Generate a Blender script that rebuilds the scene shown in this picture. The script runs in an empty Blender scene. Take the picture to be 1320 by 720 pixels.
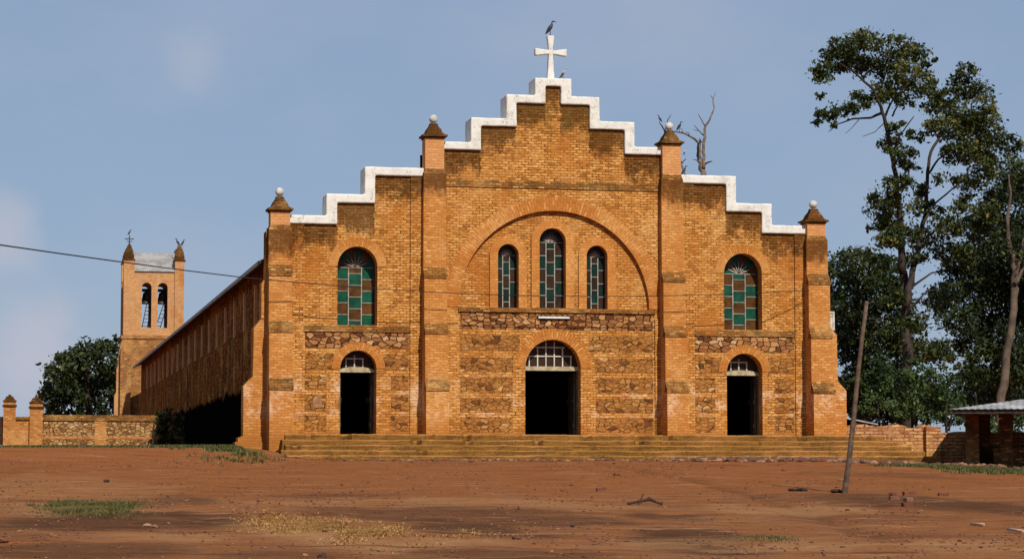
import bpy, bmesh, math, random
from mathutils import Vector, noise
from math import radians as rad, sin, cos, pi
random.seed(7)
scene = bpy.context.scene
COL = scene.collection

# ------------------------------------------------------------------ camera
CAM = Vector((-16.30, -72.163, -1.0825))
YAW, PITCH, FPX = rad(11.75), rad(4.53), 3100.0
cd = bpy.data.cameras.new('camera'); co = bpy.data.objects.new('camera', cd); COL.objects.link(co)
co.location = CAM; co.rotation_euler = (pi/2+PITCH, 0, -YAW)
cd.sensor_width = 36; cd.lens = 36*FPX/1320; cd.clip_start = .5; cd.clip_end = 9000
scene.camera = co
# ------------------------------------------------------------------ sun + sky
SUN_EL, SUN_AZ = rad(42), rad(170)          # azimuth clockwise from +Y
sdir = Vector((sin(SUN_AZ)*cos(SUN_EL), cos(SUN_AZ)*cos(SUN_EL), sin(SUN_EL)))
sd = bpy.data.lights.new('sun', 'SUN'); so = bpy.data.objects.new('sun', sd); COL.objects.link(so)
sd.energy = 5.0; sd.angle = rad(.53); sd.color = (1, .93, .82)
so.rotation_euler = sdir.to_track_quat('Z', 'Y').to_euler(); so.location = (0, -30, 60)
W = bpy.data.worlds.new('World'); scene.world = W; W.use_nodes = True
def build_world():
    nt = W.node_tree; nt.nodes.clear(); L = nt.links.new
    def nd(t, **k):
        n = nt.nodes.new(t)
        for a, b in k.items(): setattr(n, a, b)
        return n
    out = nd('ShaderNodeOutputWorld'); bg = nd('ShaderNodeBackground'); bg.inputs[1].default_value = .1
    sky = nd('ShaderNodeTexSky', sky_type='NISHITA', sun_disc=False, sun_elevation=SUN_EL, sun_rotation=SUN_AZ,
             altitude=1500, air_density=1.0, dust_density=2.0, ozone_density=1.5)
    tc = nd('ShaderNodeTexCoord')
    # hazy tropical air: an even blue-grey veil over the clear sky
    m1 = nd('ShaderNodeMix', data_type='RGBA'); m1.inputs[0].default_value = .80
    m1.inputs[7].default_value = (2.62, 3.58, 5.15, 1)
    L(sky.outputs[0], m1.inputs[6])
    # soft thin cloud
    mp = nd('ShaderNodeMapping'); mp.inputs['Scale'].default_value = (1, 1, 2.2); L(tc.outputs['Generated'], mp.inputs[0])
    nz = nd('ShaderNodeTexNoise'); nz.inputs['Scale'].default_value = 5.0; nz.inputs['Detail'].default_value = 7; nz.inputs['Roughness'].default_value = .55
    L(mp.outputs[0], nz.inputs[0])
    cr = nd('ShaderNodeMapRange', interpolation_type='SMOOTHSTEP'); cr.inputs[1].default_value = .42; cr.inputs[2].default_value = .78
    cr.inputs[4].default_value = .35; L(nz.outputs[0], cr.inputs[0])
    fac = cr.outputs[0]
    for (dv, size, amt) in CLOUDS:
        vd = nd('ShaderNodeVectorMath', operation='DISTANCE'); vd.inputs[1].default_value = dv
        n2 = nd('ShaderNodeTexNoise'); n2.inputs['Scale'].default_value = 40; n2.inputs['Detail'].default_value = 5; L(tc.outputs['Generated'], n2.inputs[0])
        wv = nd('ShaderNodeVectorMath', operation='MULTIPLY_ADD'); L(n2.outputs[1], wv.inputs[0])
        wv.inputs[1].default_value = (size*.9,)*3
        L(tc.outputs['Generated'], wv.inputs[2])
        off = nd('ShaderNodeVectorMath', operation='SUBTRACT'); off.inputs[1].default_value = (size*.45,)*3
        L(wv.outputs[0], off.inputs[0]); L(off.outputs[0], vd.inputs[0])
        mr = nd('ShaderNodeMapRange', interpolation_type='SMOOTHSTEP'); mr.inputs[1].default_value = size; mr.inputs[2].default_value = size*.1
        mr.inputs[3].default_value = 0; mr.inputs[4].default_value = amt; L(vd.outputs['Value'], mr.inputs[0])
        ad = nd('ShaderNodeMath', operation='ADD', use_clamp=True); L(fac, ad.inputs[0]); L(mr.outputs[0], ad.inputs[1]); fac = ad.outputs[0]
    m2 = nd('ShaderNodeMix', data_type='RGBA'); m2.inputs[7].default_value = (4.7, 4.95, 5.9, 1)
    L(fac, m2.inputs[0]); L(m1.outputs[2], m2.inputs[6]); L(m2.outputs[2], bg.inputs[0]); L(bg.outputs[0], out.inputs[0])
# author's ruler: a point of the place on the upright plane Y = y that lies on a sight line
_fw = Vector((sin(YAW)*cos(PITCH), cos(YAW)*cos(PITCH), sin(PITCH))); _rt = Vector((cos(YAW), -sin(YAW), 0)); _up = _rt.cross(_fw)
def ray(px, py): return _fw + _rt*((px-660)/FPX) - _up*((py-360)/FPX)
def at(px, py, Y):
    d = ray(px, py); return CAM + d*((Y-CAM.y)/d.y)
CLOUDS = [(tuple(ray(x, y).normalized()), s, a) for x, y, s, a in
          [(252, 80, .020, .32), (2, 302, .024, .75), (25, 458, .040, .55), (80, 466, .03, .35), (700, 90, .09, .10), (1180, 250, .10, .12)]]
build_world()
vs = scene.view_settings; vs.view_transform = 'Standard'; vs.look = 'None'; vs.exposure = 0; vs.gamma = 1; vs.use_curve_mapping = False
scene.cycles.max_bounces = 6

# ------------------------------------------------------------------ helpers
def tag(o, label=None, cat=None, group=None, kind=None):
    for k, v in (('label', label), ('category', cat), ('group', group), ('kind', kind)):
        if v: o[k] = v
    return o
def empty(name, loc=(0, 0, 0), **k):
    o = bpy.data.objects.new(name, None); COL.objects.link(o); o.location = loc; o.empty_display_size = .3
    return tag(o, **k)
class MB:
    def __init__(s): s.v, s.f, s.m, s.sm = [], [], [], []
    def face(s, idx, mi=0, sm=False): s.f.append(idx); s.m.append(mi); s.sm.append(sm)
    def add(s, vs, fs, mi=0, sm=False):
        b = len(s.v); s.v += [tuple(v) for v in vs]
        for f in fs: s.face([b+i for i in f], mi, sm)
    def box(s, x0, x1, y0, y1, z0, z1, mi=0, taper=None):
        s.add([(x0,y0,z0),(x1,y0,z0),(x1,y1,z0),(x0,y1,z0),(x0,y0,z1),(x1,y0,z1),(x1,y1,z1),(x0,y1,z1)],
              [(0,3,2,1),(4,5,6,7),(0,1,5,4),(1,2,6,5),(2,3,7,6),(3,0,4,7)], mi)
    def hexa(s, p, mi=0):   # 8 points: bottom ring then top ring, anticlockwise from above
        s.add(p, [(0,3,2,1),(4,5,6,7),(0,1,5,4),(1,2,6,5),(2,3,7,6),(3,0,4,7)], mi)
    def prism(s, poly, y0, y1, mi=0):   # poly in (x,z), anticlockwise seen from -Y
        n = len(poly)
        s.add([(x, y0, z) for x, z in poly]+[(x, y1, z) for x, z in poly],
              [tuple(range(n)), tuple(range(2*n-1, n-1, -1))]+[(i, n+i, n+(i+1) % n, (i+1) % n) for i in range(n)], mi)
    def prismx(s, poly, x0, x1, mi=0):  # poly in (y,z), anticlockwise seen from +X
        n = len(poly)
        s.add([(x1, y, z) for y, z in poly]+[(x0, y, z) for y, z in poly],
              [tuple(range(n)), tuple(range(2*n-1, n-1, -1))]+[(i, n+i, n+(i+1) % n, (i+1) % n) for i in range(n)], mi)
    def tube(s, pts, radii, n=8, mi=0, sm=True, flat=1.0):
        pts = [Vector(p) for p in pts]; b = len(s.v); k = len(pts); ref = None
        for i, p in enumerate(pts):
            t = (pts[min(i+1, k-1)]-pts[max(i-1, 0)]).normalized()
            if ref is None: ref = Vector((0, 0, 1)) if abs(t.z) < .9 else Vector((1, 0, 0))
            u = (ref - t*ref.dot(t)).normalized(); w = t.cross(u); ref = u
            r = radii[i] if isinstance(radii, (list, tuple)) else radii
            for j in range(n):
                a = 2*pi*j/n; s.v.append(tuple(p + u*(r*cos(a)) + w*(r*sin(a)*flat)))
        for i in range(k-1):
            for j in range(n):
                s.face([b+i*n+j, b+i*n+(j+1) % n, b+(i+1)*n+(j+1) % n, b+(i+1)*n+j], mi, sm)
        s.face([b+j for j in range(n-1, -1, -1)], mi); s.face([b+(k-1)*n+j for j in range(n)], mi)
    def lathe(s, prof, c, n=16, mi=0, sm=True):   # prof (r,z)
        b = len(s.v); k = len(prof)
        for r, z in prof:
            for j in range(n): a = 2*pi*j/n; s.v.append((c[0]+r*cos(a), c[1]+r*sin(a), c[2]+z))
        for i in range(k-1):
            for j in range(n): s.face([b+i*n+j, b+i*n+(j+1) % n, b+(i+1)*n+(j+1) % n, b+(i+1)*n+j], mi, sm)
        s.face([b+j for j in range(n-1, -1, -1)], mi); s.face([b+(k-1)*n+j for j in range(n)], mi)
    def ball(s, c, r, mi=0, n=16, sq=1.0):
        k = 9; s.lathe([(max(.001, r*sin(pi*i/k)), -r*sq*cos(pi*i/k)) for i in range(k+1)], c, n, mi)
    def rock(s, c, r, mi=0, sq=.6):
        ph = [random.uniform(.7, 1.25) for _ in range(12)]; t = (1+5**.5)/2
        vs = [(-1,t,0),(1,t,0),(-1,-t,0),(1,-t,0),(0,-1,t),(0,1,t),(0,-1,-t),(0,1,-t),(t,0,-1),(t,0,1),(-t,0,-1),(-t,0,1)]
        fs = [(0,11,5),(0,5,1),(0,1,7),(0,7,10),(0,10,11),(1,5,9),(5,11,4),(11,10,2),(10,7,6),(7,1,8),(3,9,4),(3,4,2),(3,2,6),(3,6,8),(3,8,9),(4,9,5),(2,4,11),(6,2,10),(8,6,7),(9,8,1)]
        a = random.uniform(0, 6.28); ca, sa = cos(a), sin(a); sx = random.uniform(.8, 1.4)
        o = []
        for (x, y, z), p in zip(vs, ph):
            x, y, z = x*p*sx, y*p, z*p*sq; q = r/1.9
            o.append((c[0]+(x*ca-y*sa)*q, c[1]+(x*sa+y*ca)*q, c[2]+z*q))
        s.add(o, fs, mi)
    def build(s, name, mats, parent=None, bevel=0, **k):
        me = bpy.data.meshes.new(name); me.from_pydata(s.v, [], s.f)
        if not isinstance(mats, (list, tuple)): mats = [mats]
        for m in mats: me.materials.append(m)
        me.polygons.foreach_set('material_index', s.m); me.polygons.foreach_set('use_smooth', s.sm); me.update()
        return link(name, me, parent, bevel, **k)
def link(name, me, parent=None, bevel=0, **k):
    o = bpy.data.objects.new(name, me); COL.objects.link(o)
    if parent:
        o.parent = parent
        acc = Vector(); p = parent
        while p: acc += p.location; p = p.parent
        o.location = -acc          # meshes are written in world coordinates
    if bevel:
        b = o.modifiers.new('bevel', 'BEVEL'); b.width = bevel; b.segments = 2; b.limit_method = 'ANGLE'
    return tag(o, **k)
def plate(name, outer, holes, y0, y1, mat, parent=None, **k):
    cu = bpy.data.curves.new('tmp', 'CURVE'); cu.dimensions = '2D'; cu.fill_mode = 'BOTH'; cu.extrude = (y1-y0)/2
    for pl in [outer]+holes:
        sp = cu.splines.new('POLY'); sp.points.add(len(pl)-1); sp.use_cyclic_u = True
        for i, (x, z) in enumerate(pl): sp.points[i].co = (x, z, 0, 1)
    ob = bpy.data.objects.new('tmp', cu); COL.objects.link(ob)
    dg = bpy.context.evaluated_depsgraph_get()
    me = bpy.data.meshes.new_from_object(ob.evaluated_get(dg))
    bpy.data.objects.remove(ob); bpy.data.curves.remove(cu)
    mid = (y0+y1)/2
    for v in me.vertices:
        x, y, z = v.co; v.co = (x, mid-z, y)
    me.materials.clear(); me.materials.append(mat)
    for p in me.polygons: p.use_smooth = False; p.material_index = 0
    me.name = name
    return link(name, me, parent, **k)
def arch(cx, hw, z0, zs, n=28, rz=None):   # arched opening outline, anticlockwise
    rz = rz or hw
    return [(cx-hw, z0), (cx+hw, z0)] + [(cx+hw*cos(pi*i/n), zs+rz*sin(pi*i/n)) for i in range(n+1)]
# ------------------------------------------------------------------ materials
class M:
    def __init__(s, name, rough=.9, spec=.2):
        s.mat = bpy.data.materials.new(name); s.mat.use_nodes = True; s.nt = s.mat.node_tree
        s.p = s.nt.nodes['Principled BSDF']; s.p.inputs['Roughness'].default_value = rough
        s.p.inputs['Specular IOR Level'].default_value = spec
    def n(s, t, ins=None, **k):
        nd = s.nt.nodes.new(t)
        for a, b in k.items(): setattr(nd, a, b)
        for a, b in (ins or {}).items():
            if isinstance(b, bpy.types.NodeSocket): s.nt.links.new(b, nd.inputs[a])
            else: nd.inputs[a].default_value = b
        return nd
    def math(s, op, a, b=0., c=0., clamp=False):
        return s.n('ShaderNodeMath', {0: a, 1: b, 2: c}, operation=op, use_clamp=clamp).outputs[0]
    def mix(s, f, a, b, blend='MIX'):
        a = (*a, 1) if isinstance(a, tuple) and len(a) == 3 else a
        b = (*b, 1) if isinstance(b, tuple) and len(b) == 3 else b
        return s.n('ShaderNodeMix', {0: f, 6: a, 7: b}, data_type='RGBA', blend_type=blend).outputs[2]
    def noise(s, vec, scale, detail=4, rough=.6, dist=0):
        return s.n('ShaderNodeTexNoise', {'Vector': vec, 'Scale': scale, 'Detail': detail, 'Roughness': rough, 'Distortion': dist}).outputs[0]
    def ramp(s, v, a, b, lo=0., hi=1.):
        return s.n('ShaderNodeMapRange', {0: v, 1: a, 2: b, 3: lo, 4: hi}, interpolation_type='SMOOTHSTEP').outputs[0]
    def pos(s): return s.n('ShaderNodeNewGeometry').outputs['Position']
    def sep(s, v): return s.n('ShaderNodeSeparateXYZ', {0: v}).outputs
    def comb(s, x, y, z=0.): return s.n('ShaderNodeCombineXYZ', {0: x, 1: y, 2: z}).outputs[0]
    def wallcoord(s):
        """(along the wall, height) for upright faces, whichever way they look"""
        g = s.n('ShaderNodeNewGeometry'); x, y, z = s.sep(g.outputs['Position']); nx, ny, nz = s.sep(g.outputs['True Normal'])
        side = s.math('GREATER_THAN', s.math('ABSOLUTE', nx), .6)
        u = s.math('ADD', s.math('MULTIPLY', x, s.math('SUBTRACT', 1., side)), s.math('MULTIPLY', y, side))
        return u, z, g.outputs['Position']
    def bump(s, h, strength=.5, dist=.02):
        b = s.n('ShaderNodeBump', {'Strength': strength, 'Distance': dist, 'Height': h}).outputs[0]
        s.nt.links.new(b, s.p.inputs['Normal'])
    def color(s, c):
        if isinstance(c, tuple): s.p.inputs['Base Color'].default_value = (*c, 1)
        else: s.nt.links.new(c, s.p.inputs['Base Color'])
        return s.mat

def brick_mat(name, c1, c2, mortar, bw=.205, rh=.082, ms=.013, grime=None, pale=.5, stain=0., dirt_z=None, plain=0., black=None, radial=None, dark=.35, streak=.30, tone=1.):
    m = M(name, .95, 0.)
    if radial:
        oc = m.n('ShaderNodeTexCoord').outputs['Object']; ox, oy, oz = m.sep(oc); pos = m.pos(); z = m.sep(pos)[2]
        ang = m.math('ARCTAN2', oz, ox); rr = m.math('SQRT', m.math('ADD', m.math('MULTIPLY', ox, ox), m.math('MULTIPLY', oz, oz)))
        u, v = rr, m.math('MULTIPLY', ang, radial)
    else:
        u, z, pos = m.wallcoord(); v = z
    wob = m.noise(pos, 2.3, 3); wob2 = m.noise(pos, 9., 2)
    vv = m.math('MULTIPLY_ADD', wob, .07, m.math('MULTIPLY_ADD', wob2, .034, v)); uu = m.math('MULTIPLY_ADD', wob2, .12, u)
    chip = m.noise(m.comb(m.math('MULTIPLY', u, 7.), m.math('MULTIPLY', v, 21.)), 1., 4, .7)
    bt = m.n('ShaderNodeTexBrick', {'Vector': m.comb(uu, vv), 'Color1': (0, 0, 0, 1), 'Color2': (1, 1, 1, 1), 'Mortar': (.5, .5, .5, 1), 'Scale': 1., 'Mortar Size': ms,
             'Mortar Smooth': .35, 'Brick Width': bw, 'Row Height': rh, 'Bias': 0.})
    rnd = m.sep(bt.outputs['Color'])[0]; gap = bt.outputs['Fac']
    big = m.noise(pos, .55, 5, .6); med = m.noise(pos, 3.2, 5, .65); fine = m.noise(pos, 26., 4, .7)
    col = m.mix(m.math('MULTIPLY_ADD', med, .8, m.math('MULTIPLY_ADD', rnd, .85, -.35), clamp=True), c1, c2)
    # odd burnt and pale bricks, chipped faces
    col = m.mix(m.ramp(rnd, .72, .98, 0, .65-.4*plain), col, (.66, .37, .14))
    col = m.mix(m.ramp(rnd, .24, .02, 0, dark), col, (.13, .045, .014))
    col = m.mix(m.ramp(chip, .50, .36, 0, .75-.5*plain), col, mortar)
    col = m.mix(m.ramp(chip, .58, .72, 0, .5-.3*plain), col, (.68, .40, .16))
    gapf = m.math('MULTIPLY', gap, m.ramp(med, .3, .62, .25, 1.) if not plain else 1.-plain)
    col = m.mix(gapf, col, mortar)
    wash = m.noise(m.comb(m.math('MULTIPLY', u, .55), m.math('MULTIPLY', z, .38), 7.), 1.3, 6, .68)
    col = m.mix(m.ramp(wash, .50, .66, 0., .50), col, m.mix(m.ramp(chip, .4, .6), (.42, .20, .06), (.72, .44, .17)))
    col = m.mix(m.ramp(wash, .46, .34, 0., .55), col, (.36, .115, .020))
    col = m.mix(m.ramp(m.noise(m.comb(m.math('MULTIPLY', u, 1.4), m.math('MULTIPLY', z, .30), 1.), 1.6, 6, .72), .58, .74, 0, streak), col, (.13, .058, .018))
    col = m.mix(m.ramp(big, .35, .7, 0., .25), col, (.44, .175, .038))
    if pale: # sun-bleached, lime-washed patches
        pz = m.ramp(m.noise(pos, 1.1, 6, .7), .56, .72, 0, pale)
        if dirt_z is not None:
            band = m.math('MULTIPLY', m.ramp(z, .35, .75), m.ramp(z, 1.9, 1.3))
            pb = m.math('MULTIPLY', band, m.math('MULTIPLY', m.ramp(m.noise(pos, 1.3, 5, .7), .47, .62), m.ramp(chip, .38, .56)))
            col = m.mix(m.math('MULTIPLY', pb, .8), col, (.64, .45, .29)); pz = m.math('MULTIPLY', pz, .3)
        col = m.mix(pz, col, (.58, .37, .20))
    if grime: # soot and lichen running down from the stepped top: list of (|x| limit, z of top)
        ax = m.math('ABSOLUTE', m.math('MULTIPLY_ADD', m.math('SUBTRACT', wob2, .5), .35, m.sep(pos)[0])); top = None
        for lim, zt in reversed(grime):
            top = zt if top is None else m.math('ADD', m.math('MULTIPLY', m.math('LESS_THAN', ax, lim), zt), m.math('MULTIPLY', m.math('GREATER_THAN', ax, lim-1e-5), top))
        d = m.math('SUBTRACT', top, z)
        gn = m.noise(m.comb(m.math('MULTIPLY', u, 1.5), m.math('MULTIPLY', z, .8), 3.), 1.5, 7, .75)
        g = m.ramp(m.math('SUBTRACT', gn, m.math('MULTIPLY', d, .33)), .17, .36)
        g = m.math('MULTIPLY', g, m.ramp(chip, .30, .52, .35, 1.))
        soot = m.mix(1., col, m.mix(m.ramp(chip, .35, .6), (.05, .045, .05), (.32, .30, .31)), 'MULTIPLY')
        col = m.mix(m.math('MULTIPLY', g, .95), col, m.mix(m.ramp(m.noise(pos, 5., 5, .7), .54, .68, 0, .6), soot, (.17, .115, .065)))
        lich = m.math('MULTIPLY', m.ramp(z, 8.6, 10.2), m.ramp(m.noise(m.comb(m.math('MULTIPLY', u, 2.2), 0., m.math('MULTIPLY', z, .5)), 1.2, 5, .7), .42, .66))
        col = m.mix(m.math('MULTIPLY', lich, .75), col, (.10, .070, .018))
    if stain:
        col = m.mix(m.math('MULTIPLY', m.ramp(m.noise(pos, 1.3, 6, .7), .45, .7), stain), col, m.mix(m.ramp(fine, .4, .6), (.05, .035, .018), (.15, .10, .04)))
    if dirt_z is not None:
        col = m.mix(m.math('MULTIPLY', m.ramp(z, dirt_z, -.3), m.ramp(med, .3, .55, .3, .8)), col, (.30, .115, .025))
    if black is not None: # near-black lower band with a ragged upper edge
        lim = m.math('MULTIPLY_ADD', m.noise(pos, .35, 5, .6), 1.3, m.math('ADD', z, -.65))
        col = m.mix(m.ramp(lim, black+.14, black-.05), col, (.004, .003, .003))
    col = m.mix(1., col, m.mix(fine, (.72*tone, .70*tone, .68*tone), (1.22*tone, 1.2*tone, 1.18*tone)), 'MULTIPLY')
    m.color(col)
    m.bump(m.math('ADD', m.math('MULTIPLY', gap, -1.), m.math('MULTIPLY', fine, .6)), .55, .015)
    return m.mat
TIERS = [(.24, 10.78), (1.16, 10.22), (2.28, 9.48), (3.75, 8.72), (5.56, 7.86), (6.72, 7.0), (9.6, 6.34)]
OR1, OR2, MO = (.41, .168, .035), (.68, .345, .098), (.095, .030, .008)
B_WALL = brick_mat('brick_facade', OR1, OR2, MO, grime=TIERS, pale=.55, dirt_z=.6)
B_TYMP = brick_mat('brick_tympanum', (.42, .17, .038), (.62, .30, .082), MO, pale=.2, plain=.2)
B_BUTT = brick_mat('brick_buttress', (.43, .17, .040), (.58, .27, .082), (.29, .108, .030), grime=[(4.3, 7.98), (9.6, 6.14)], pale=.75, dirt_z=.6, plain=.45, dark=.12)
B_PIER = brick_mat('brick_pier', (.50, .23, .095), (.62, .31, .14), (.40, .18, .075), pale=.2, plain=.55, dark=.06)
B_RING = brick_mat('brick_arch', (.40, .145, .030), (.50, .205, .05), (.24, .085, .020), bw=.24, rh=.085, radial=1.0, pale=0, plain=.3, dark=.1)
B_RINGBIG = brick_mat('brick_great_arch', (.39, .14, .030), (.49, .195, .05), (.27, .095, .024), bw=.24, rh=.085, radial=3.0, pale=0, plain=.45, dark=.1)
B_SURR = brick_mat('brick_window_surround', (.44, .18, .045), (.56, .25, .07), (.33, .125, .034), bw=.13, pale=0, plain=.55, dark=.1, streak=.1)
B_OLD = brick_mat('brick_weathered', (.20, .085, .022), (.32, .15, .045), (.06, .03, .01), stain=.8, pale=.1, tone=.85)
B_CAP = brick_mat('brick_pinnacle', (.13, .055, .02), (.22, .095, .036), (.05, .025, .012), stain=.9, pale=0, tone=.5)
B_NAVE = brick_mat('brick_nave_shaded', (.10, .033, .009), (.175, .062, .018), (.055, .02, .007), stain=.3, pale=.1, black=1.6, streak=0.)  # shade of the nave side put into the colour: darker brick than the front
B_NAVEP = brick_mat('brick_nave_pilaster', (.60, .34, .19), (.70, .44, .26), (.48, .26, .14), stain=.1, pale=.2, plain=.5, dark=.1)
B_TOWER = brick_mat('brick_tower', (.46, .24, .11), (.58, .33, .17), (.34, .17, .08), pale=.3, plain=.4, dark=.12)
B_TOWERLOW = brick_mat('brick_tower_base', (.28, .12, .045), (.42, .20, .08), (.12, .06, .025), stain=.5, pale=.2)
B_YARD = brick_mat('brick_yard_wall', (.36, .14, .04), (.50, .24, .09), (.28, .12, .04), pale=.5, plain=.2)
B_LOW = brick_mat('brick_low_wall', (.34, .13, .05), (.56, .32, .18), (.08, .03, .014), pale=.4, bw=.3, rh=.11, ms=.02)
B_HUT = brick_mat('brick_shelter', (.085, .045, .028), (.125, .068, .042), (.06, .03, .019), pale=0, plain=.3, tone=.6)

def rubble_mat(name, mud=.5, sc=1.0, cols=None, joint=((.39, .165, .04), (.26, .10, .025)), crack=(.055, .02, .008)):
    m = M(name, .95, .1); u, z, pos = m.wallcoord()
    nv = m.n('ShaderNodeTexNoise', {'Vector': pos, 'Scale': 4.5, 'Detail': 4, 'Roughness': .65}); wx_, wy_, wz_ = m.sep(nv.outputs['Color'])
    uu = m.math('MULTIPLY', m.math('MULTIPLY_ADD', wx_, .22, u), 4.6*sc); vv = m.math('MULTIPLY', m.math('MULTIPLY_ADD', wy_, .16, z), 8.4*sc); vec = m.comb(uu, vv)
    v1 = m.n('ShaderNodeTexVoronoi', {'Vector': vec, 'Scale': 1., 'Randomness': 1.}, feature='F1', voronoi_dimensions='2D')
    v2 = m.n('ShaderNodeTexVoronoi', {'Vector': vec, 'Scale': 1., 'Randomness': 1.}, feature='DISTANCE_TO_EDGE', voronoi_dimensions='2D')
    r, g, b = m.sep(v1.outputs['Color']); e = v2.outputs['Distance']
    fine = m.noise(pos, 24., 5, .75); med = m.noise(pos, 3.0, 5, .65); flat = m.noise(m.comb(m.math('MULTIPLY', u, 5.), m.math('MULTIPLY', z, 17.)), 1., 4, .7)
    rp = m.n('ShaderNodeValToRGB', {0: r}); cr = rp.color_ramp
    cols = cols or [(.13, .05, .018), (.33, .145, .04), (.41, .20, .065), (.27, .12, .035), (.42, .20, .055), (.37, .165, .042), (.56, .34, .15)]
    while len(cr.elements) < len(cols): cr.elements.new(.5)
    for i, c in enumerate(cols): cr.elements[i].position = i/(len(cols)-.5); cr.elements[i].color = (*c, 1)
    cr.interpolation = 'CONSTANT'
    buried = m.math('MULTIPLY', m.ramp(m.math('MULTIPLY_ADD', b, .35, med), .52, .78), mud)     # stones smeared over with clay
    st = m.math('MULTIPLY', m.ramp(e, .02, .10), m.math('SUBTRACT', 1., buried))
    col = m.mix(st, m.mix(m.ramp(flat, .35, .6), joint[1], joint[0]), rp.outputs[0])
    ck = m.math('MULTIPLY', m.ramp(e, .085, .015), m.ramp(m.math('MULTIPLY_ADD', g, .35, flat), .58-.2*(1-mud), .80-.2*(1-mud)))
    col = m.mix(m.math('MULTIPLY', ck, .95), col, crack)
    col = m.mix(m.ramp(flat, .40, .28, 0, .7), col, crack)
    col = m.mix(m.ramp(flat, .60, .74, 0, .45), col, (.58, .32, .12))
    col = m.mix(1., col, m.mix(fine, (.6, .58, .56), (1.36, 1.34, 1.3)), 'MULTIPLY')
    m.color(col); m.bump(m.math('ADD', m.math('MULTIPLY', st, 1.), m.math('MULTIPLY', flat, .8)), 1., .06); return m.mat
RUB = rubble_mat('rubble_masonry', .8)
RUB_DARK = rubble_mat('rubble_band', .15, .95, [(.11, .042, .018), (.36, .165, .06), (.46, .25, .11), (.26, .11, .04), (.42, .19, .06), (.30, .13, .05), (.54, .33, .17)], ((.24, .095, .026), (.09, .032, .012)), (.03, .011, .006))
RUB_YARD = rubble_mat('rubble_yard', .3, 1.0, [(.22, .10, .04), (.42, .22, .09), (.50, .30, .13), (.30, .15, .055), (.46, .24, .08), (.58, .40, .21)], ((.24, .11, .04), (.14, .06, .022)), (.07, .03, .013))

def white_mat():
    m = M('whitewash', .8, .2); u, z, pos = m.wallcoord(); a = m.noise(pos, 3., 6, .7); f = m.noise(pos, 18., 4, .75)
    c = m.mix(m.ramp(a, .45, .75, 0, .6), (.64, .62, .57), (.38, .35, .31))
    c = m.mix(m.math('MULTIPLY', m.ramp(f, .46, .60, 0, .75), m.ramp(m.noise(m.comb(m.math('MULTIPLY', u, 2.4), m.math('MULTIPLY', z, 1.1), 1.), 1.8, 6, .8), .47, .64)), c, (.15, .12, .09)); m.color(c); m.bump(f, .3, .01); return m.mat
WHITE = white_mat()
def simple(name, c, c2=None, rough=.8, spec=.25, scale=6., bump=.25, metal=0.):
    m = M(name, rough, spec); p = m.pos(); a = m.noise(p, scale, 5, .65)
    m.color(m.mix(m.ramp(a, .35, .65), c, c2 or tuple(x*.6 for x in c))); m.p.inputs['Metallic'].default_value = metal
    if bump: m.bump(m.noise(p, scale*6, 3), bump, .01)
    return m.mat
WHITE_TRIM = simple('white_painted_bars', (.60, .56, .52), (.38, .34, .30))
LEAD = simple('glazing_bar_paint', (.40, .37, .33), (.22, .19, .16))
LINTEL = simple('limed_lintel', (.42, .36, .24), (.26, .20, .11))
DARKWOOD = simple('dark_door_timber', (.05, .04, .028), (.025, .02, .014), rough=.6)
INNER = simple('dim_plaster', (.06, .045, .03), (.03, .022, .015))
TIN = simple('old_tin_roof', (.38, .37, .38), (.22, .20, .20), rough=.6, spec=.4, scale=1.5)
BALLW = simple('dull_whitewash', (.56, .54, .50), (.36, .34, .31), rough=.9, scale=7.)
TIN_OLD = simple('dull_tin_roof', (.31, .30, .29), (.19, .18, .17), rough=.7, spec=.3, scale=1.5)
TIN_RUST = simple('rusty_tin_roof', (.10, .07, .055), (.055, .035, .025), rough=.7)
IRON = simple('dark_iron', (.03, .028, .026), rough=.6)
BRONZE = simple('bell_bronze', (.035, .03, .022), rough=.45, spec=.5)
WIRE = simple('wire_rubber', (.02, .018, .018), bump=0)
POLEWOOD = simple('weathered_pole', (.125, .078, .050), (.055, .034, .022), scale=9.)
DEADWOOD = simple('dead_wood', (.19, .13, .095), (.07, .05, .04), scale=4.)
BARK = simple('bark', (.045, .031, .021), (.018, .012, .009), scale=3.)
PALEBARK = simple('pale_bark', (.125, .088, .062), (.06, .042, .03), scale=2.)
PLASTIC = simple('lamp_plastic', (.75, .75, .72), (.6, .6, .58), rough=.4, bump=0)
PLUME = simple('slate_plumage', (.02, .022, .03), (.05, .05, .06), bump=0); PLUMEW = simple('pale_plumage', (.40, .41, .44), (.20, .21, .25), bump=0)
CLAY = simple('fired_clay', (.17, .058, .028), (.09, .03, .017)); OLDBRICK = simple('faded_brick', (.22, .10, .055), (.13, .055, .03)); STONEG = simple('pale_stone', (.29, .155, .085), (.17, .085, .048)); STICK = simple('dry_stick', (.05, .026, .018))
PALESTICK = simple('bleached_stick', (.46, .33, .24), (.32, .2, .13))
GATE = simple('dark_red_gate', (.05, .014, .01), (.03, .01, .008))
def glass_mat(name, c, c2):
    m = M(name, .35, .12); p = m.pos(); a = m.noise(p, 5., 4, .6); b = m.noise(p, 1.3, 2)
    m.color(m.mix(m.ramp(m.math('MULTIPLY_ADD', b, .5, m.math('MULTIPLY', a, .6)), .35, .75), c, c2)); m.bump(a, .25, .02); return m.mat
GREEN = glass_mat('green_glass', (.004, .036, .022), (.012, .085, .048)); BROWN = glass_mat('amber_glass', (.045, .019, .005), (.11, .05, .013))
GREEND = glass_mat('deep_green_glass', (.004, .014, .011), (.008, .032, .022)); BROWND = glass_mat('deep_amber_glass', (.018, .011, .007), (.045, .024, .012))
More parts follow.
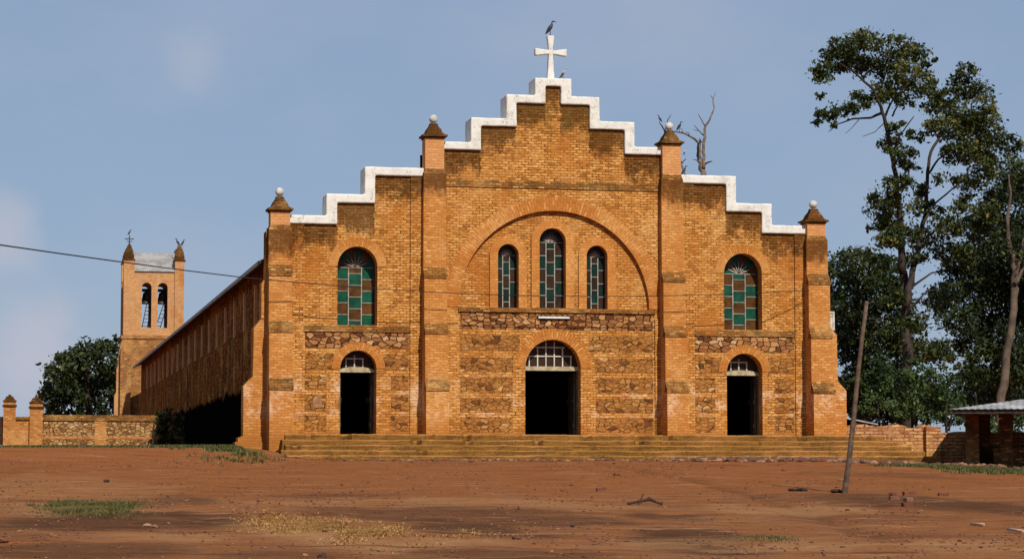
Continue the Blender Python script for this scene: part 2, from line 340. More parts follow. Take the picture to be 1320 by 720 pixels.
def step_mat():
    m = M('mossy_steps', .95, .1); g = m.n('ShaderNodeNewGeometry'); p = g.outputs['Position']; nz = m.sep(g.outputs['True Normal'])[2]
    x, y, z = m.sep(p); st = m.noise(m.comb(m.math('MULTIPLY', x, .35), y, m.math('MULTIPLY', z, 5.)), 3., 6, .7); f = m.noise(p, 20., 4, .7); b = m.noise(p, .6, 4)
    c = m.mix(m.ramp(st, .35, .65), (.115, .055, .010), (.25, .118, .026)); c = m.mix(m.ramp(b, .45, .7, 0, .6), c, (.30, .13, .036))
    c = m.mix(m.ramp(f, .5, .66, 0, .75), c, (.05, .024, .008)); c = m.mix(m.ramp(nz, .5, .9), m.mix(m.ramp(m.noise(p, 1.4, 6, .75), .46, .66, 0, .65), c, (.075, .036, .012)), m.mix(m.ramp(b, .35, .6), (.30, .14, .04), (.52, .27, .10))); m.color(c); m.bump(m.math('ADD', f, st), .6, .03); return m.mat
STEP = step_mat()
def leaf_mat(name, c1, c2, c3):
    m = M(name, .55, .25); t = m.n('ShaderNodeAttribute', attribute_name='tint').outputs['Fac']
    c = m.mix(m.ramp(t, 0., .55), c1, c2); c = m.mix(m.ramp(t, .72, 1.), c, c3); m.color(c)
    tr = m.n('ShaderNodeBsdfTranslucent', {'Color': c}); mx = m.n('ShaderNodeMixShader', {0: .22, 1: m.p.outputs[0], 2: tr.outputs[0]})
    m.nt.links.new(mx.outputs[0], m.nt.nodes['Material Output'].inputs[0]); return m.mat
LEAF = leaf_mat('broad_leaves', (.009, .016, .002), (.046, .060, .010), (.18, .15, .03))
LEAF_DK = leaf_mat('dark_leaves', (.006, .012, .002), (.028, .041, .008), (.085, .10, .022))
LEAF_MID = leaf_mat('bush_leaves', (.009, .020, .005), (.045, .075, .018), (.12, .16, .045))
GRASS = leaf_mat('grass_blades', (.038, .046, .009), (.08, .088, .022), (.19, .15, .06))
STRAW = leaf_mat('dry_straw', (.22, .10, .028), (.38, .20, .06), (.52, .32, .12))

# ------------------------------------------------------------------ ground
SL = .02706
# wheel and foot tracks worn across the yard (plan polylines)
TRACKS = [[(-22, -30), (-15, -27.5), (-9, -27.8), (-4, -30), (1, -33.5), (6, -34.5)], [(-22, -31.6), (-15, -29.1), (-9, -29.4), (-4, -31.6), (1, -35.1), (6, -36.1)],
          [(-24, -18), (-16, -15), (-11, -9), (-8, -5)], [(-15, -38), (-9, -36.5), (-4, -37.5), (2, -36)], [(-6, -45), (-3, -30), (-1, -16), (0, -5)]]
def rut(x, y):
    best = 9.
    for ln in TRACKS:
        for (ax, ay), (bx, by) in zip(ln, ln[1:]):
            if y < min(ay, by)-.6 or y > max(ay, by)+.6: continue
            dx, dy = bx-ax, by-ay; t = min(1, max(0, ((x-ax)*dx+(y-ay)*dy)/(dx*dx+dy*dy)))
            d = math.hypot(x-ax-t*dx, y-ay-t*dy); best = min(best, d)
    return max(0., 1-best/.32) if best < .32 else (-.35*max(0., 1-abs(best-.5)/.25) if best < .75 else 0.)
def sstep(a, b, x): t = min(1, max(0, (x-a)/(b-a))); return t*t*(3-2*t)
def gz(x, y):
    z = -.80 + SL*(y+2.7) if y < -2.7 else -.80 + .0094*(min(y, 130)+2.7)
    if x > 7.: z -= .031*(min(x, 16)-7)*sstep(-22, -4, y)
    z += .36*sstep(-7.0, -9.6, x)*sstep(-4.6, -.8, y)          # grassy bank beside the church
    if y > 130: z += .002*(130-y)
    z += .05*noise.noise(Vector((x*.30, y*.22, 3))) * sstep(-1, -8, y) + sstep(0, -4, y)*(.024*noise.noise(Vector((x*1.3, y*.9, 9))) + .016*noise.noise(Vector((x*3.1, y*2.3, 5)))) - (.035*rut(x, y) if -48 < y < -5 else 0)
    return z
def G(px, py):
    d = ray(px, py); t = 15.
    while t < 130:
        p = CAM+d*t
        if p.z < gz(p.x, p.y): return Vector((p.x, p.y, gz(p.x, p.y)))
        t += .08
    p = CAM+d*75; return Vector((p.x, p.y, gz(p.x, p.y)))
def ground():
    xs = [-3000, -800, -200, -80, -45, -32] + [-26+.2*i for i in range(int(46/.2)+1)] + [24, 32, 60, 200, 800, 3000]
    ys = [-400, -150, -90, -62] + [-56+.25*i for i in range(int(56/.25)+1)] + [1, 2.5, 5, 9, 14, 20, 30, 40, 55, 75, 100, 130, 180, 300, 600, 1500, 4500]
    V = [(x, y, gz(x, y)) for y in ys for x in xs]; nx = len(xs)
    F = [(j*nx+i, j*nx+i+1, (j+1)*nx+i+1, (j+1)*nx+i) for j in range(len(ys)-1) for i in range(nx-1)]
    me = bpy.data.meshes.new('ground'); me.from_pydata(V, [], F)
    for p in me.polygons: p.use_smooth = True
    # trodden dark earth, dry sandy patches and green: each with a shape of its own on the ground
    dark = [(150, 672, 200, 13, 1.), (30, 680, 120, 10, .8), (540, 661, 210, 10, .75), (610, 680, 95, 10, 1.), (720, 672, 120, 9, .8), (870, 667, 80, 9, .9), (885, 690, 85, 12, 1.), (925, 712, 70, 10, 1.), (1190, 649, 150, 13, .9), (1290, 655, 70, 16, 1.),
            (1090, 643, 120, 6, .7), (90, 712, 210, 12, .75), (350, 713, 110, 10, .7), (660, 713, 160, 9, .7), (240, 645, 40, 8, .8), (205, 648, 30, 6, .6), (420, 640, 110, 4, .6), (1150, 612, 90, 6, .5), (1080, 668, 120, 6, .4), (1180, 690, 120, 5, .4), (60, 655, 60, 5, .4)]
    sand = [(410, 683, 105, 17, 1.), (570, 698, 130, 8, .8), (1000, 703, 160, 12, .6), (1230, 703, 100, 12, .6), (60, 625, 150, 14, .4), (560, 646, 260, 5, .5), (40, 652, 40, 9, .7), (980, 655, 90, 4, .7), (220, 690, 110, 4, .6), (760, 652, 140, 5, .5), (1060, 655, 90, 4, .8), (860, 700, 60, 4, .5)]
    def px_blob(px, py, hw, hh, a):
        c = G(px, py); return (px, py, hw*(c-CAM).length/FPX, max(.5, abs(G(px, py-hh).y-c.y)), a)
    dark = [px_blob(*q) for q in dark]; sand = [px_blob(*q) for q in sand]
    green = [(118, 652, .75, 2.2, .8), (990, 693, .4, .8, .5)]
    P = {k: [(G(px, py), rx, ry, a) for px, py, rx, ry, a in lst] for k, lst in (('damp', dark), ('sand', sand), ('green', green))}
    P['green'] += [(Vector((-14.5, 34, 0)), 5, 6, .9), (Vector((-10.4, 12, 0)), 1.5, 12, .9), (Vector((-9.8, -1, 0)), 1.0, 1.6, .7), (G(1215, 602), 1.8, 1.8, .8), (G(1285, 607), 1.8, 2., .8), (G(1150, 597), 1.6, 1.2, .5)]
    for key, lst in P.items():
        at_ = me.attributes.new(key, 'FLOAT', 'POINT'); vals = []
        for (x, y, z) in V:
            s = 0
            if -60 < y < 42 and abs(x) < 34:
                w = noise.fractal(Vector((x*.55, y*.35, 1)), .9, 2.1, 4)*.55 + noise.noise(Vector((x*2.5, y*1.3, 4)))*.15
                for c, rx, ry, a in lst:
                    d = math.hypot((x-c.x)/rx, (y-c.y)/ry)+w
                    if d < 1.15: s = max(s, a*sstep(1.15, .55, d))
            vals.append(s)
        at_.data.foreach_set('value', vals)
    a_ = me.attributes.new('rut', 'FLOAT', 'POINT'); a_.data.foreach_set('value', [max(0., rut(x, y)) if -48 < y < -5 and abs(x) < 26 else 0. for (x, y, z) in V])
    m = M('laterite', .96, .0); p = m.pos(); x, y, z = m.sep(p)
    stre = m.noise(m.comb(m.math('MULTIPLY', x, .22), y, 0.), 1.6, 7, .68, .3); big = m.noise(p, .16, 5, .6); med = m.noise(p, 1.7, 6, .7); f = m.noise(p, 14., 5, .75); ff = m.noise(p, 60., 3, .7)
    near = m.ramp(y, -40., -20.)
    thin = m.noise(m.comb(m.math('MULTIPLY_ADD', y, .06, m.math('MULTIPLY', x, .16)), m.math('MULTIPLY_ADD', x, .2, y), 2.), 2.6, 6, .72, .6)
    c = m.mix(m.ramp(stre, .3, .7), (.205, .075, .028), (.300, .120, .047))
    c = m.mix(m.math('MULTIPLY', near, .55), m.mix(m.ramp(med, .35, .65), c, (.215, .100, .052)), (.245, .080, .025))
    c = m.mix(m.ramp(big, .45, .7, 0, .4), c, (.22, .082, .030))
    spk = m.noise(m.comb(m.math('MULTIPLY', x, 11.), m.math('MULTIPLY', y, 2.2)), 1., 5, .8)
    c = m.mix(m.ramp(spk, .46, .30, 0, .8), c, (.085, .030, .012)); c = m.mix(m.ramp(spk, .58, .74, 0, .45), c, (.37, .165, .066))
    at_ = lambda k: m.n('ShaderNodeAttribute', attribute_name=k).outputs['Fac']
    c = m.mix(m.math('MULTIPLY', at_('damp'), m.ramp(stre, .25, .55, .5, .95)), c, m.mix(m.ramp(med, .3, .7), (.062, .030, .019), (.110, .053, .030)))
    c = m.mix(m.math('MULTIPLY', at_('rut'), m.ramp(med, .3, .6, .15, .65)), c, (.10, .042, .02))
    c = m.mix(m.math('MULTIPLY', at_('sand'), m.ramp(med, .3, .6, .3, .8)), c, (.35, .19, .088))
    c = m.mix(m.math('MULTIPLY', at_('green'), m.ramp(med, .35, .6, .2, .8)), c, (.10, .10, .022))
    c = m.mix(m.ramp(thin, .54, .66, 0, .6), c, (.36, .19, .095)); c = m.mix(m.ramp(thin, .46, .33, 0, .8), c, (.095, .040, .020))
    c = m.mix(m.ramp(f, .60, .72, 0, .5), c, (.40, .20, .10)); c = m.mix(m.ramp(f, .40, .30, 0, .6), c, (.085, .03, .014))
    c = m.mix(m.ramp(ff, .30, .70), m.mix(1., c, (.78, .76, .74), 'MULTIPLY'), m.mix(1., c, (1.16, 1.16, 1.16), 'MULTIPLY'))
    m.color(c); m.bump(m.math('ADD', m.math('MULTIPLY', f, .6), m.math('ADD', m.math('MULTIPLY', med, 1.2), m.math('MULTIPLY', ff, .15))), .8, .06)
    me.materials.append(m.mat); return link('ground', me, kind='structure')
ground()

# ------------------------------------------------------------------ church
CH = empty('church', (0, 0, 0), label='orange brick church with a stepped white-edged gable, four ball-topped buttresses and a cross', cat='church')
WT = .75
def wall_outline():
    half = [(.24, 10.80), (.24, 10.24), (1.16, 10.24), (1.16, 9.50), (2.28, 9.50), (2.28, 8.74), (3.74, 8.74), (3.74, 7.88), (5.56, 7.88), (5.56, 7.02), (6.72, 7.02), (6.72, 6.36), (8.45, 6.36), (8.45, -1.)]
    half = [(.24, 10.80)] + half[1:]
    right = list(reversed(half)); left = [(-x, z) for x, z in half]
    return [(8.45, -1.)] + right[1:] + left[:-1] + [(-8.45, -1.)]
out = wall_outline()[::1]
WC, WS, TZ = .0, 6.1, 3.88
GR = 3.02
holes = [arch(0, .875, 0, 2.05), arch(-6.04, .555, 0, 1.98), arch(6.14, .58, 0, 1.98), arch(-6.08, .61, 3.29, 5.08), arch(6.11, .62, 3.29, 5.08), arch(0.05, GR, TZ, TZ+.01, 48)]
facade = plate('facade_wall', out, holes, 0, WT, B_WALL, CH)
TW = [(0.01, .42, 3.90, 5.96), (-1.39, .33, 3.89, 5.53), (1.42, .335, 3.87, 5.53)]
plate('tympanum', arch(.05, GR+.2, TZ-.2, TZ+.01, 48), [arch(*w) for w in TW], .13, WT-.02, B_TYMP, CH)
def ring(name, cx, zs, r0, r1, y0, y1, mat, jamb=0., a0=0., a1=pi, n=40):
    o = MB()
    ang = [a0+(a1-a0)*i/n for i in range(n+1)]
    inn = [(r0*cos(a), r0*sin(a)) for a in ang]; outr = [(r1*cos(a), r1*sin(a)) for a in ang]
    if jamb: inn = [(r0, -jamb)]+inn+[(-r0, -jamb)]; outr = [(r1, -jamb)]+outr+[(-r1, -jamb)]
    k = len(inn)
    v = [(x, y0, z) for x, z in inn]+[(x, y0, z) for x, z in outr]+[(x, y1, z) for x, z in inn]+[(x, y1, z) for x, z in outr]
    f = []
    for i in range(k-1):
        f += [(i, k+i, k+i+1, i+1), (2*k+i, i, i+1, 2*k+i+1), (k+i, 3*k+i, 3*k+i+1, k+i+1)]
    f += [(0, 2*k, 3*k, k), (k-1, 2*k-1, 4*k-1, 3*k-1)]
    o.add(v, f)
    ob = o.build(name, mat, CH); ob.location = (cx, 0, zs); return ob
ring('great_arch', .05, TZ+.01, GR-.004, GR+.43, -.022, .2, B_RINGBIG, n=64)
ring('door_arch', 0, 2.05, .872, 1.21, -.024, .2, B_RING)
for x, hw in ((-6.04, .555), (6.14, .58)): ring('door_arch', x, 1.98, hw-.003, hw+.26, -.024, .2, B_RING)
for x, hw in ((-6.08, .61), (6.11, .62)): ring('window_arch', x, 5.08, hw-.003, hw+.28, -.018, .2, B_RING)
for cx, hw, z0, zs in TW: ring('window_surround', cx, zs, hw-.003, hw+.25, .065, .3, B_SURR, jamb=zs-z0)
# copings
cs = [(.58, .24, 11.03, 10.78), (1.48, 1.16, 10.48, 10.22), (2.60, 2.28, 9.73, 9.48), (3.60, 3.60, 8.96, 8.72)]
cloud = bpy.data.textures.new('worn_edges', 'CLOUDS'); cloud.noise_scale = .35; cloud.noise_depth = 3
def worn(ob, vox, amt):
    r = ob.modifiers.new('remesh', 'REMESH'); r.mode = 'VOXEL'; r.voxel_size = vox; r.use_smooth_shade = True
    d = ob.modifiers.new('wear', 'DISPLACE'); d.texture = cloud; d.strength = amt; d.mid_level = .5; d.texture_coords = 'GLOBAL'
    return ob
def coping(pts_top, pts_bot):
    o = MB(); poly = pts_bot + pts_top[::-1]
    o.prism(poly, -.10, WT+.12); return worn(o.build('coping', WHITE, CH), .026, .026)
top = [(-3.5, 8.96), (-2.6, 8.96), (-2.6, 9.73), (-1.48, 9.73), (-1.48, 10.48), (-.58, 10.48), (-.58, 11.03), (.58, 11.03), (.58, 10.48), (1.48, 10.48), (1.48, 9.73), (2.6, 9.73), (2.6, 8.96), (3.5, 8.96)]
bot = [(-3.5, 8.72), (-2.28, 8.72), (-2.28, 9.48), (-1.16, 9.48), (-1.16, 10.22), (-.24, 10.22), (-.24, 10.78), (.24, 10.78), (.24, 10.22), (1.16, 10.22), (1.16, 9.48), (2.28, 9.48), (2.28, 8.72), (3.5, 8.72)]
coping(top, bot)
ltop = [(-8.2, 6.60), (-7.05, 6.60), (-7.05, 7.27), (-5.88, 7.27), (-5.88, 8.12), (-4.0, 8.12)]; lbot = [(-8.2, 6.34), (-6.72, 6.34), (-6.72, 7.0), (-5.56, 7.0), (-5.56, 7.86), (-4.0, 7.86)]
coping(ltop, lbot); coping([(-x, z) for x, z in ltop][::-1], [(-x, z) for x, z in lbot][::-1])
# cross
o = MB(); o.prism([(-.115, 11.0), (.115, 11.0), (.06, 11.98), (.115, 12.42), (-.115, 12.42), (-.06, 11.98)], .24, .42)
o.prism([(-.50, 11.785), (-.06, 11.845), (.06, 11.845), (.50, 11.785), (.50, 12.015), (.06, 11.955), (-.06, 11.955), (-.50, 12.015)], .235, .425)
worn(o.build('cross', WHITE, CH), .02, .012)
# buttresses
def buttress(cx, w, ztop, zcap):
    hw = w/2; st = [(-1., 1.36, .86), (1.36, 3.10, .66), (3.10, 4.80, .47), (4.80, ztop-.1, .29)]
    o = MB(); prof = []
    poly = [(.1, -1.), ]
    ys = [(-.86, -1.), (-.86, 1.36), (-.66, 1.62), (-.66, 3.08), (-.47, 3.33), (-.47, 4.78), (-.29, 5.03), (-.29, ztop-.08), (-.20, ztop+.06), (-.20, zcap)]
    o.prismx([(.5, -1.)]+[(y, z) for y, z in reversed([])]+[], 0, 0) if False else None
    o.prismx([(.4, -1.)]+[(.4, zcap-.5)]+[(.4, ztop)]+list(reversed(ys[:-2]))+[], cx-hw, cx+hw)
    b = o.build('buttress', B_BUTT, CH)
    # weathered brick-on-edge set-offs
    for (y0, y1, z) in ((-.86, -.66, 1.36), (-.66, -.47, 3.08), (-.47, -.29, 4.78)):
        q = MB(); q.hexa([(cx-hw-.015, y0-.03, z-.06), (cx+hw+.015, y0-.03, z-.06), (cx+hw+.015, y1+.05, z-.06), (cx-hw-.015, y1+.05, z-.06),
                          (cx-hw-.015, y0-.03, z+.03), (cx+hw+.015, y0-.03, z+.03), (cx+hw+.015, y1-.012, z+.285), (cx-hw-.015, y1-.012, z+.285)])
        q.build('set_off', B_OLD, b)
    q = MB(); pw = hw-.055; q.box(cx-pw, cx+pw, -.235, .33, ztop-.12, zcap); q.build('pier', B_PIER, b)
    q = MB(); q.hexa([(cx-hw, -.29, ztop-.085), (cx+hw, -.29, ztop-.085), (cx+hw, .42, ztop-.085), (cx-hw, .42, ztop-.085), (cx-pw-.004, -.24, ztop+.07), (cx+pw+.004, -.24, ztop+.07), (cx+pw+.004, .36, ztop+.07), (cx-pw-.004, .36, ztop+.07)])
    q.build('shoulder', B_OLD, b)
    q = MB(); cy = .045
    def ringbox(h, z0, z1, h2=None):
        h2 = h2 or h; q.hexa([(cx-h, cy-h, z0), (cx+h, cy-h, z0), (cx+h, cy+h, z0), (cx-h, cy+h, z0), (cx-h2, cy-h2, z1), (cx+h2, cy-h2, z1), (cx+h2, cy+h2, z1), (cx-h2, cy+h2, z1)])
    ringbox(pw+.03, zcap-.05, zcap); ringbox(pw+.09, zcap, zcap+.055); ringbox(pw+.02, zcap+.055, zcap+.09)
    prs = [(.255, .09, .15), (.23, .15, .21), (.205, .21, .265), (.165, .265, .32), (.135, .32, .375), (.115, .375, .43)]
    for h, a, c in prs: ringbox(h*hw/.33, zcap+a, zcap+c, h*hw/.33*.93)
    q.build('pinnacle_cap', B_CAP, b)
    q = MB(); q.lathe([(.06, 0), (.05, .03)], (cx, cy, zcap+.43), 12); q.ball((cx, cy, zcap+.575), .132); q.build('ball', BALLW, b)
for s in (-1, 1):
    buttress(s*8.46, .70, 6.2, 6.72); buttress(s*3.75, .70, 8.02, 9.08)
# stepped end buttresses
for s in (-1, 1):
    pts = [(8.0, -1.), (9.60, -1.), (9.60, -.12), (9.50, -.05), (9.50, 1.42), (9.22, 1.72), (9.20, 3.16), (8.98, 3.46), (8.98, 4.5), (8.86, 4.7), (8.86, 6.10), (8.0, 6.10)]
    if s < 0: pts = [(-x, z) for x, z in pts][::-1]
    o = MB(); o.prism(pts, .045, .70); b = o.build('end_buttress', B_BUTT, CH)
o = MB(); o.box(-9.75, -8.0, -.12, .6, -1, -.24); o.box(-9.66, -8.0, -.05, .6, -.24, -.1); o.build('plinth', B_BUTT, CH)
# flat strips
for x0, x1, zt in ((-4.46, -3.9, 7.86), (3.9, 4.50, 7.86), (-8.3, -7.72, 6.34), (7.80, 8.3, 6.34), (-3.6, -2.97 , 3.6), (3.24, 3.6, 3.6)):
    o = MB(); o.box(x0, x1, -.06, .2, -.3, zt); o.build('pilaster', B_WALL, CH)
# string courses
for x0, x1, z0, z1, y in ((-2.97, 3.24, 3.755, 3.87, -.07), (-7.72, -4.46, 3.09, 3.275, -.045), (4.50, 7.80, 3.09, 3.275, -.045), (-3.42, 3.42, 7.58, 7.80, -.03)):
    o = MB(); o.hexa([(x0, y, z0), (x1, y, z0), (x1, .2, z0), (x0, .2, z0), (x0, y+.02, z1), (x1, y+.02, z1), (x1, .2, z1), (x0, .2, z1)]); o.build('string_course', B_OLD, CH)
# rubble panels between brick bands
def panel(x0, x1, z0, z1, mat=None):
    o = MB(); o.box(x0, x1, -.010, .1, z0, z1); o.build('stone_panel', mat or RUB, CH)
side_rows = [(1.95, 2.43, 0), (1.33, 1.78, 1), (.70, 1.19, 1), (.09, .57, 1)]
for cx, l, r in ((-6.04, -7.66, -4.50), (6.14, 4.54, 7.76)):
    panel(l, r, 2.60, 3.085, RUB_DARK)
    for z0, z1, k in side_rows:
        g = .96 if k else .74
        panel(l, cx-g+(.0 if k else -.0), z0, z1); panel(cx+g+.04, r, z0, z1)
panel(-2.90, 3.18, 3.22, 3.75, RUB_DARK)
for z0, z1, g in ((2.56, 3.04, 1.05), (1.92, 2.36, 1.24), (1.30, 1.74, 1.27), (.68, 1.12, 1.27), (.08, .52, 1.27)):
    panel(-2.90, -g, z0, z1); panel(g+.08, 3.18, z0, z1)
# the little niche slab left of the left door
o = MB(); o.prism(arch(-7.28, .13, .80, 1.03, 10), -.022, .05); o.build('niche_slab', simple('niche_stone', (.34, .17, .075), (.20, .10, .05)), CH)
# windows
def window(cx, hw, z0, zs, yg, rows, pal, lead=.018, first=0):
    w = MB(); t = .05
    # outer frame
    fr = arch(cx, hw-.002, z0+.004, zs, 24); inn = arch(cx, hw-.035, z0+.035, zs, 24)
    n = len(fr); w.add([(x, yg-.03, z) for x, z in fr]+[(x, yg-.03, z) for x, z in inn]+[(x, yg+.05, z) for x, z in fr]+[(x, yg+.05, z) for x, z in inn],
        [(i, (i+1) % n, n+(i+1) % n, n+i) for i in range(n)]+[(n+i, n+(i+1) % n, 3*n+(i+1) % n, 3*n+i) for i in range(n)])
    win = w.build('window', IRON, CH)
    g = MB(); b = MB(); cw = (2*hw-.02)/3; x0 = cx-hw+.01; H = zs-z0; rh = H/rows
    cols = []
    for c in range(3):
        xs0, xs1 = x0+c*cw, x0+(c+1)*cw
        cuts = [zs-i*rh for i in range(rows+1)] if c != 1 else [zs]+[zs-rh*.5-i*rh for i in range(rows)]+[z0]
        cuts[-1] = z0+.02
        for k in range(len(cuts)-1):
            if cuts[k]-cuts[k+1] < .03: continue
            par = (k + (0 if c != 1 else 1) + first) % 2
            g.add([(xs0, yg, cuts[k+1]), (xs1, yg, cuts[k+1]), (xs1, yg+random.uniform(-.006, .006), cuts[k]), (xs0, yg, cuts[k])], [(0, 1, 2, 3)], par)
            b.box(xs0, xs1, yg-.02, yg+.012, cuts[k]-lead/2, cuts[k]+lead/2)
    for xx in (x0+cw, x0+2*cw): b.box(xx-lead/2-.004, xx+lead/2+.004, yg-.024, yg+.012, z0+.02, zs)
    # fanlight: dark glass fan with radiating bars, the bars standing from a half-round hub
    nf = 12; fan = [(cx+(hw-.02)*cos(pi*i/nf), zs+(hw-.02)*sin(pi*i/nf)) for i in range(nf+1)]
    for i in range(nf):
        g.add([(cx, yg+.004, zs), (fan[i][0], yg+.004, fan[i][1]), (fan[i+1][0], yg+.004, fan[i+1][1])], [(0, 1, 2)], (i//2+first) % 2)
    fb = MB()
    for k in range(1, 8):
        a = pi*k/8; r0, r1 = .10*hw, (.62 if k != 4 else .66)*hw
        p0 = Vector((cx+r0*cos(a), yg-.008, zs+r0*sin(a))); p1 = Vector((cx+r1*cos(a), yg-.008, zs+r1*sin(a)))
        fb.tube([p0, p1], [lead*.9, lead*.55], 4)
    g.build('glass', pal, win); b.build('glazing_bars', LEAD, win); fb.build('fan_bars', WHITE_TRIM, win)
window(-6.08, .61, 3.29, 5.08, .55, 5, [GREEN, BROWN]); window(6.11, .62, 3.29, 5.08, .45, 5, [BROWN, GREEN])
window(TW[0][0], .42, 3.90, 5.96, .44, 5, [BROWND, GREEND], .018); window(TW[1][0], .33, 3.89, 5.53, .44, 4, [GREEND, BROWND], .018); window(TW[2][0], .335, 3.87, 5.53, .44, 4, [GREEND, BROWND], .018)
# doors: lintel, fanlight and open leaves
def doorway(cx, hw, zs, rise, kind):
    y = .42; d = MB()
    if kind == 'wide': d.box(cx-hw-.01, cx+hw+.01, y-.09, y+.08, zs-.07, zs+.06)
    else:
        d.prism([(cx-hw-.01, zs-.10), (cx+hw+.01, zs-.10), (cx+hw+.01, zs-.045)]+[(cx+hw*cos(pi*i/12)*.98, zs-.045+.11*sin(pi*i/12)) for i in range(1, 12)]+[(cx-hw-.01, zs-.045)], y-.09, y+.08)
    dr = d.build('lintel', LINTEL, CH)
    q = MB(); q.prism([(cx+(hw+.01)*cos(pi*i/20), zs+.04+(rise-.03)*sin(pi*i/20)) for i in range(21)], y+.03, y+.05); q.build('fanlight_glass', BROWND, dr)
    b = MB(); t = .018
    if kind == 'wide':
        xs = [cx-.66+.264*i for i in range(6)]; H = [.34, .62, .76, .76, .62, .34]
        for x, h in zip(xs, H): b.box(x-t, x+t, y-.01, y+.03, zs+.06, zs+.06+h)
        b.box(cx-.70, cx+.70, y-.016, y+.02, zs+.06+.30, zs+.06+.335); b.box(cx-.46, cx+.46, y-.016, y+.02, zs+.06+.575, zs+.06+.61)
    else:
        for x in (-.26, 0, .26): b.box(cx-.06+x-t, cx-.06+x+t, y-.01, y+.03, zs+.06, zs+.33+(.09 if x == 0 else 0))
        b.box(cx-.06-.26-t, cx-.06+.26+t, y-.016, y+.02, zs+.30, zs+.335)
    b.build('fanlight_bars', WHITE_TRIM, dr)
    for s in (-1, 1):
        q = MB(); q.box(cx+s*hw-.04, cx+s*hw+.04, y-.02, y+.06, 0.005, zs-.07); q.build('door_frame', simple('frame_paint', (.12, .12, .085), (.06, .06, .045)), CH)
    for s in (-1, 1):
        q = MB(); xa = cx+s*(hw-.045); q.box(min(xa, xa-s*.05), max(xa, xa-s*.05), y+.09, y+.09+hw*.92, .03, zs-.12)
        for zz in (.25, 1.0, 1.7): q.box(min(xa-s*.05, xa-s*.07), max(xa-s*.05, xa-s*.07), y+.16, y+.06+hw*.85, zz, zz+.12)
        lf = q.build('door', DARKWOOD, CH)
        h = MB(); h.tube([(xa-s*.11, y+hw*.85, .95), (xa-s*.11, y+hw*.85, 1.12)], .014, 6); h.build('handle', IRON, lf)
doorway(0, .875, 2.05, .86, 'wide'); doorway(-6.04, .555, 1.98, .53, 'small'); doorway(6.14, .58, 1.98, .55, 'small')
# nave
NL = 77.5
def box_obj(name, a, mat, par, **k):
    o = MB(); o.box(*a); return o.build(name, mat, par, **k)
for s in (-1, 1):
    X = lambda x: s*x
    def bx(name, x0, x1, y0, y1, z0, z1, mat): return box_obj(name, (min(X(x0), X(x1)), max(X(x0), X(x1)), y0, y1, z0, z1), mat, CH)
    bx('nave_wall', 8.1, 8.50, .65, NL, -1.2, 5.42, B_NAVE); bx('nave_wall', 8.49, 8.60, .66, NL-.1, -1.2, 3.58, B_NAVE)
    o = MB()
    if s < 0:
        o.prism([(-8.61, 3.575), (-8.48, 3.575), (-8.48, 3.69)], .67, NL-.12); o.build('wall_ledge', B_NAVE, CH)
        for i in range(18):
            yy = 6.2+3.74*i
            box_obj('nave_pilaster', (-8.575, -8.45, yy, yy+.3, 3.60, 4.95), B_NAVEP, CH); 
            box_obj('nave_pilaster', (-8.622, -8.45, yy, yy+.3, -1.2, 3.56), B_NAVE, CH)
o = MB(); th = .07
o.prism([(-8.98, 5.17), (0, 9.36), (8.98, 5.17), (8.98, 5.26), (0, 9.45), (-8.98, 5.26)], .55, NL+.3); rf = o.build('roof', TIN_RUST, CH)
o = MB(); o.box(-9.0, -8.955, .9, NL+.3, 5.155, 5.275); o.build('eave_edge', TIN_OLD, rf)
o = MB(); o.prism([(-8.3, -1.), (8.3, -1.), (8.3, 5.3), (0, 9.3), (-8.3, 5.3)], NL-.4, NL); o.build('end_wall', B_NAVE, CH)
o = MB(); o.box(-8.2, 8.2, .7, NL-.3, -1., -.012); o.build('nave_floor', INNER, CH)
ha, hb = at(1058, 401, 1.2), at(1076, 425, 1.2); o = MB(); t = .05
o.box(hb.x-t, hb.x, 1.2, 1.28, hb.z, ha.z); o.box(8.55, hb.x-t-.002, 1.2, 1.28, ha.z-t, ha.z); o.box(8.55, hb.x-t-.002, 1.2, 1.28, hb.z, hb.z+t); o.box(8.55, hb.x-t-.002, 1.23, 1.25, hb.z+t+.002, ha.z-t-.002)
o.tube([(8.7, 1.21, hb.z+.1), (hb.x-.06, 1.21, ha.z-.12)], .018, 6); o.build('window_shutter', WHITE_TRIM, CH)
# ------------------------------------------------------------------ steps
ST = empty('stone_steps', (0, -1, -.2), label='broad flight of mossy worn steps running across the whole church front', cat='steps')
random.seed(3)
levels = [(0.02, -1.02, -8.35, 10.35), (-.155, -1.40, -8.48, 10.62), (-.31, -1.78, -8.42, 10.95), (-.465, -2.16, -8.6, 11.25), (-.62, -2.56, -8.95, 11.45)]
for i, (zt, yf, xl, xr) in enumerate(levels):
    o = MB(); n = 170; zt -= .03
    xs = [xl+(xr-xl)*k/n for k in range(n+1)]; b = 0
    fr = []
    for k, x in enumerate(xs):
        w = .06*noise.noise(Vector((x*.8, i*5, 1)))+.045*noise.noise(Vector((x*3.4, i*5, 2))); h = .030*noise.noise(Vector((x*.6, i*3, 7)))+.020*noise.noise(Vector((x*4.5, i*3, 3)))
        bite = noise.noise(Vector((x*1.9, i*7, 4)))
        if bite > .34: w += (bite-.34)*.7; h -= (bite-.34)*.16      # broken noses
        fr.append((x, yf+w, zt+h))
    V = [(x, y, z-.50) for x, y, z in fr]+[(x, y, z-.035) for x, y, z in fr]+[(x, y+.03, z) for x, y, z in fr]+[(x, .05-(i == 0)*.0, zt) for x, y, z in fr]; m_ = n+1
    F = []
    for k in range(n):
        for r in range(3): F.append((r*m_+k, r*m_+k+1, (r+1)*m_+k+1, (r+1)*m_+k))
    F += [(0, m_, 2*m_, 3*m_), (n, 3*m_+n, 2*m_+n, m_+n)]
    o.add(V, F); o.build('step', STEP, ST)
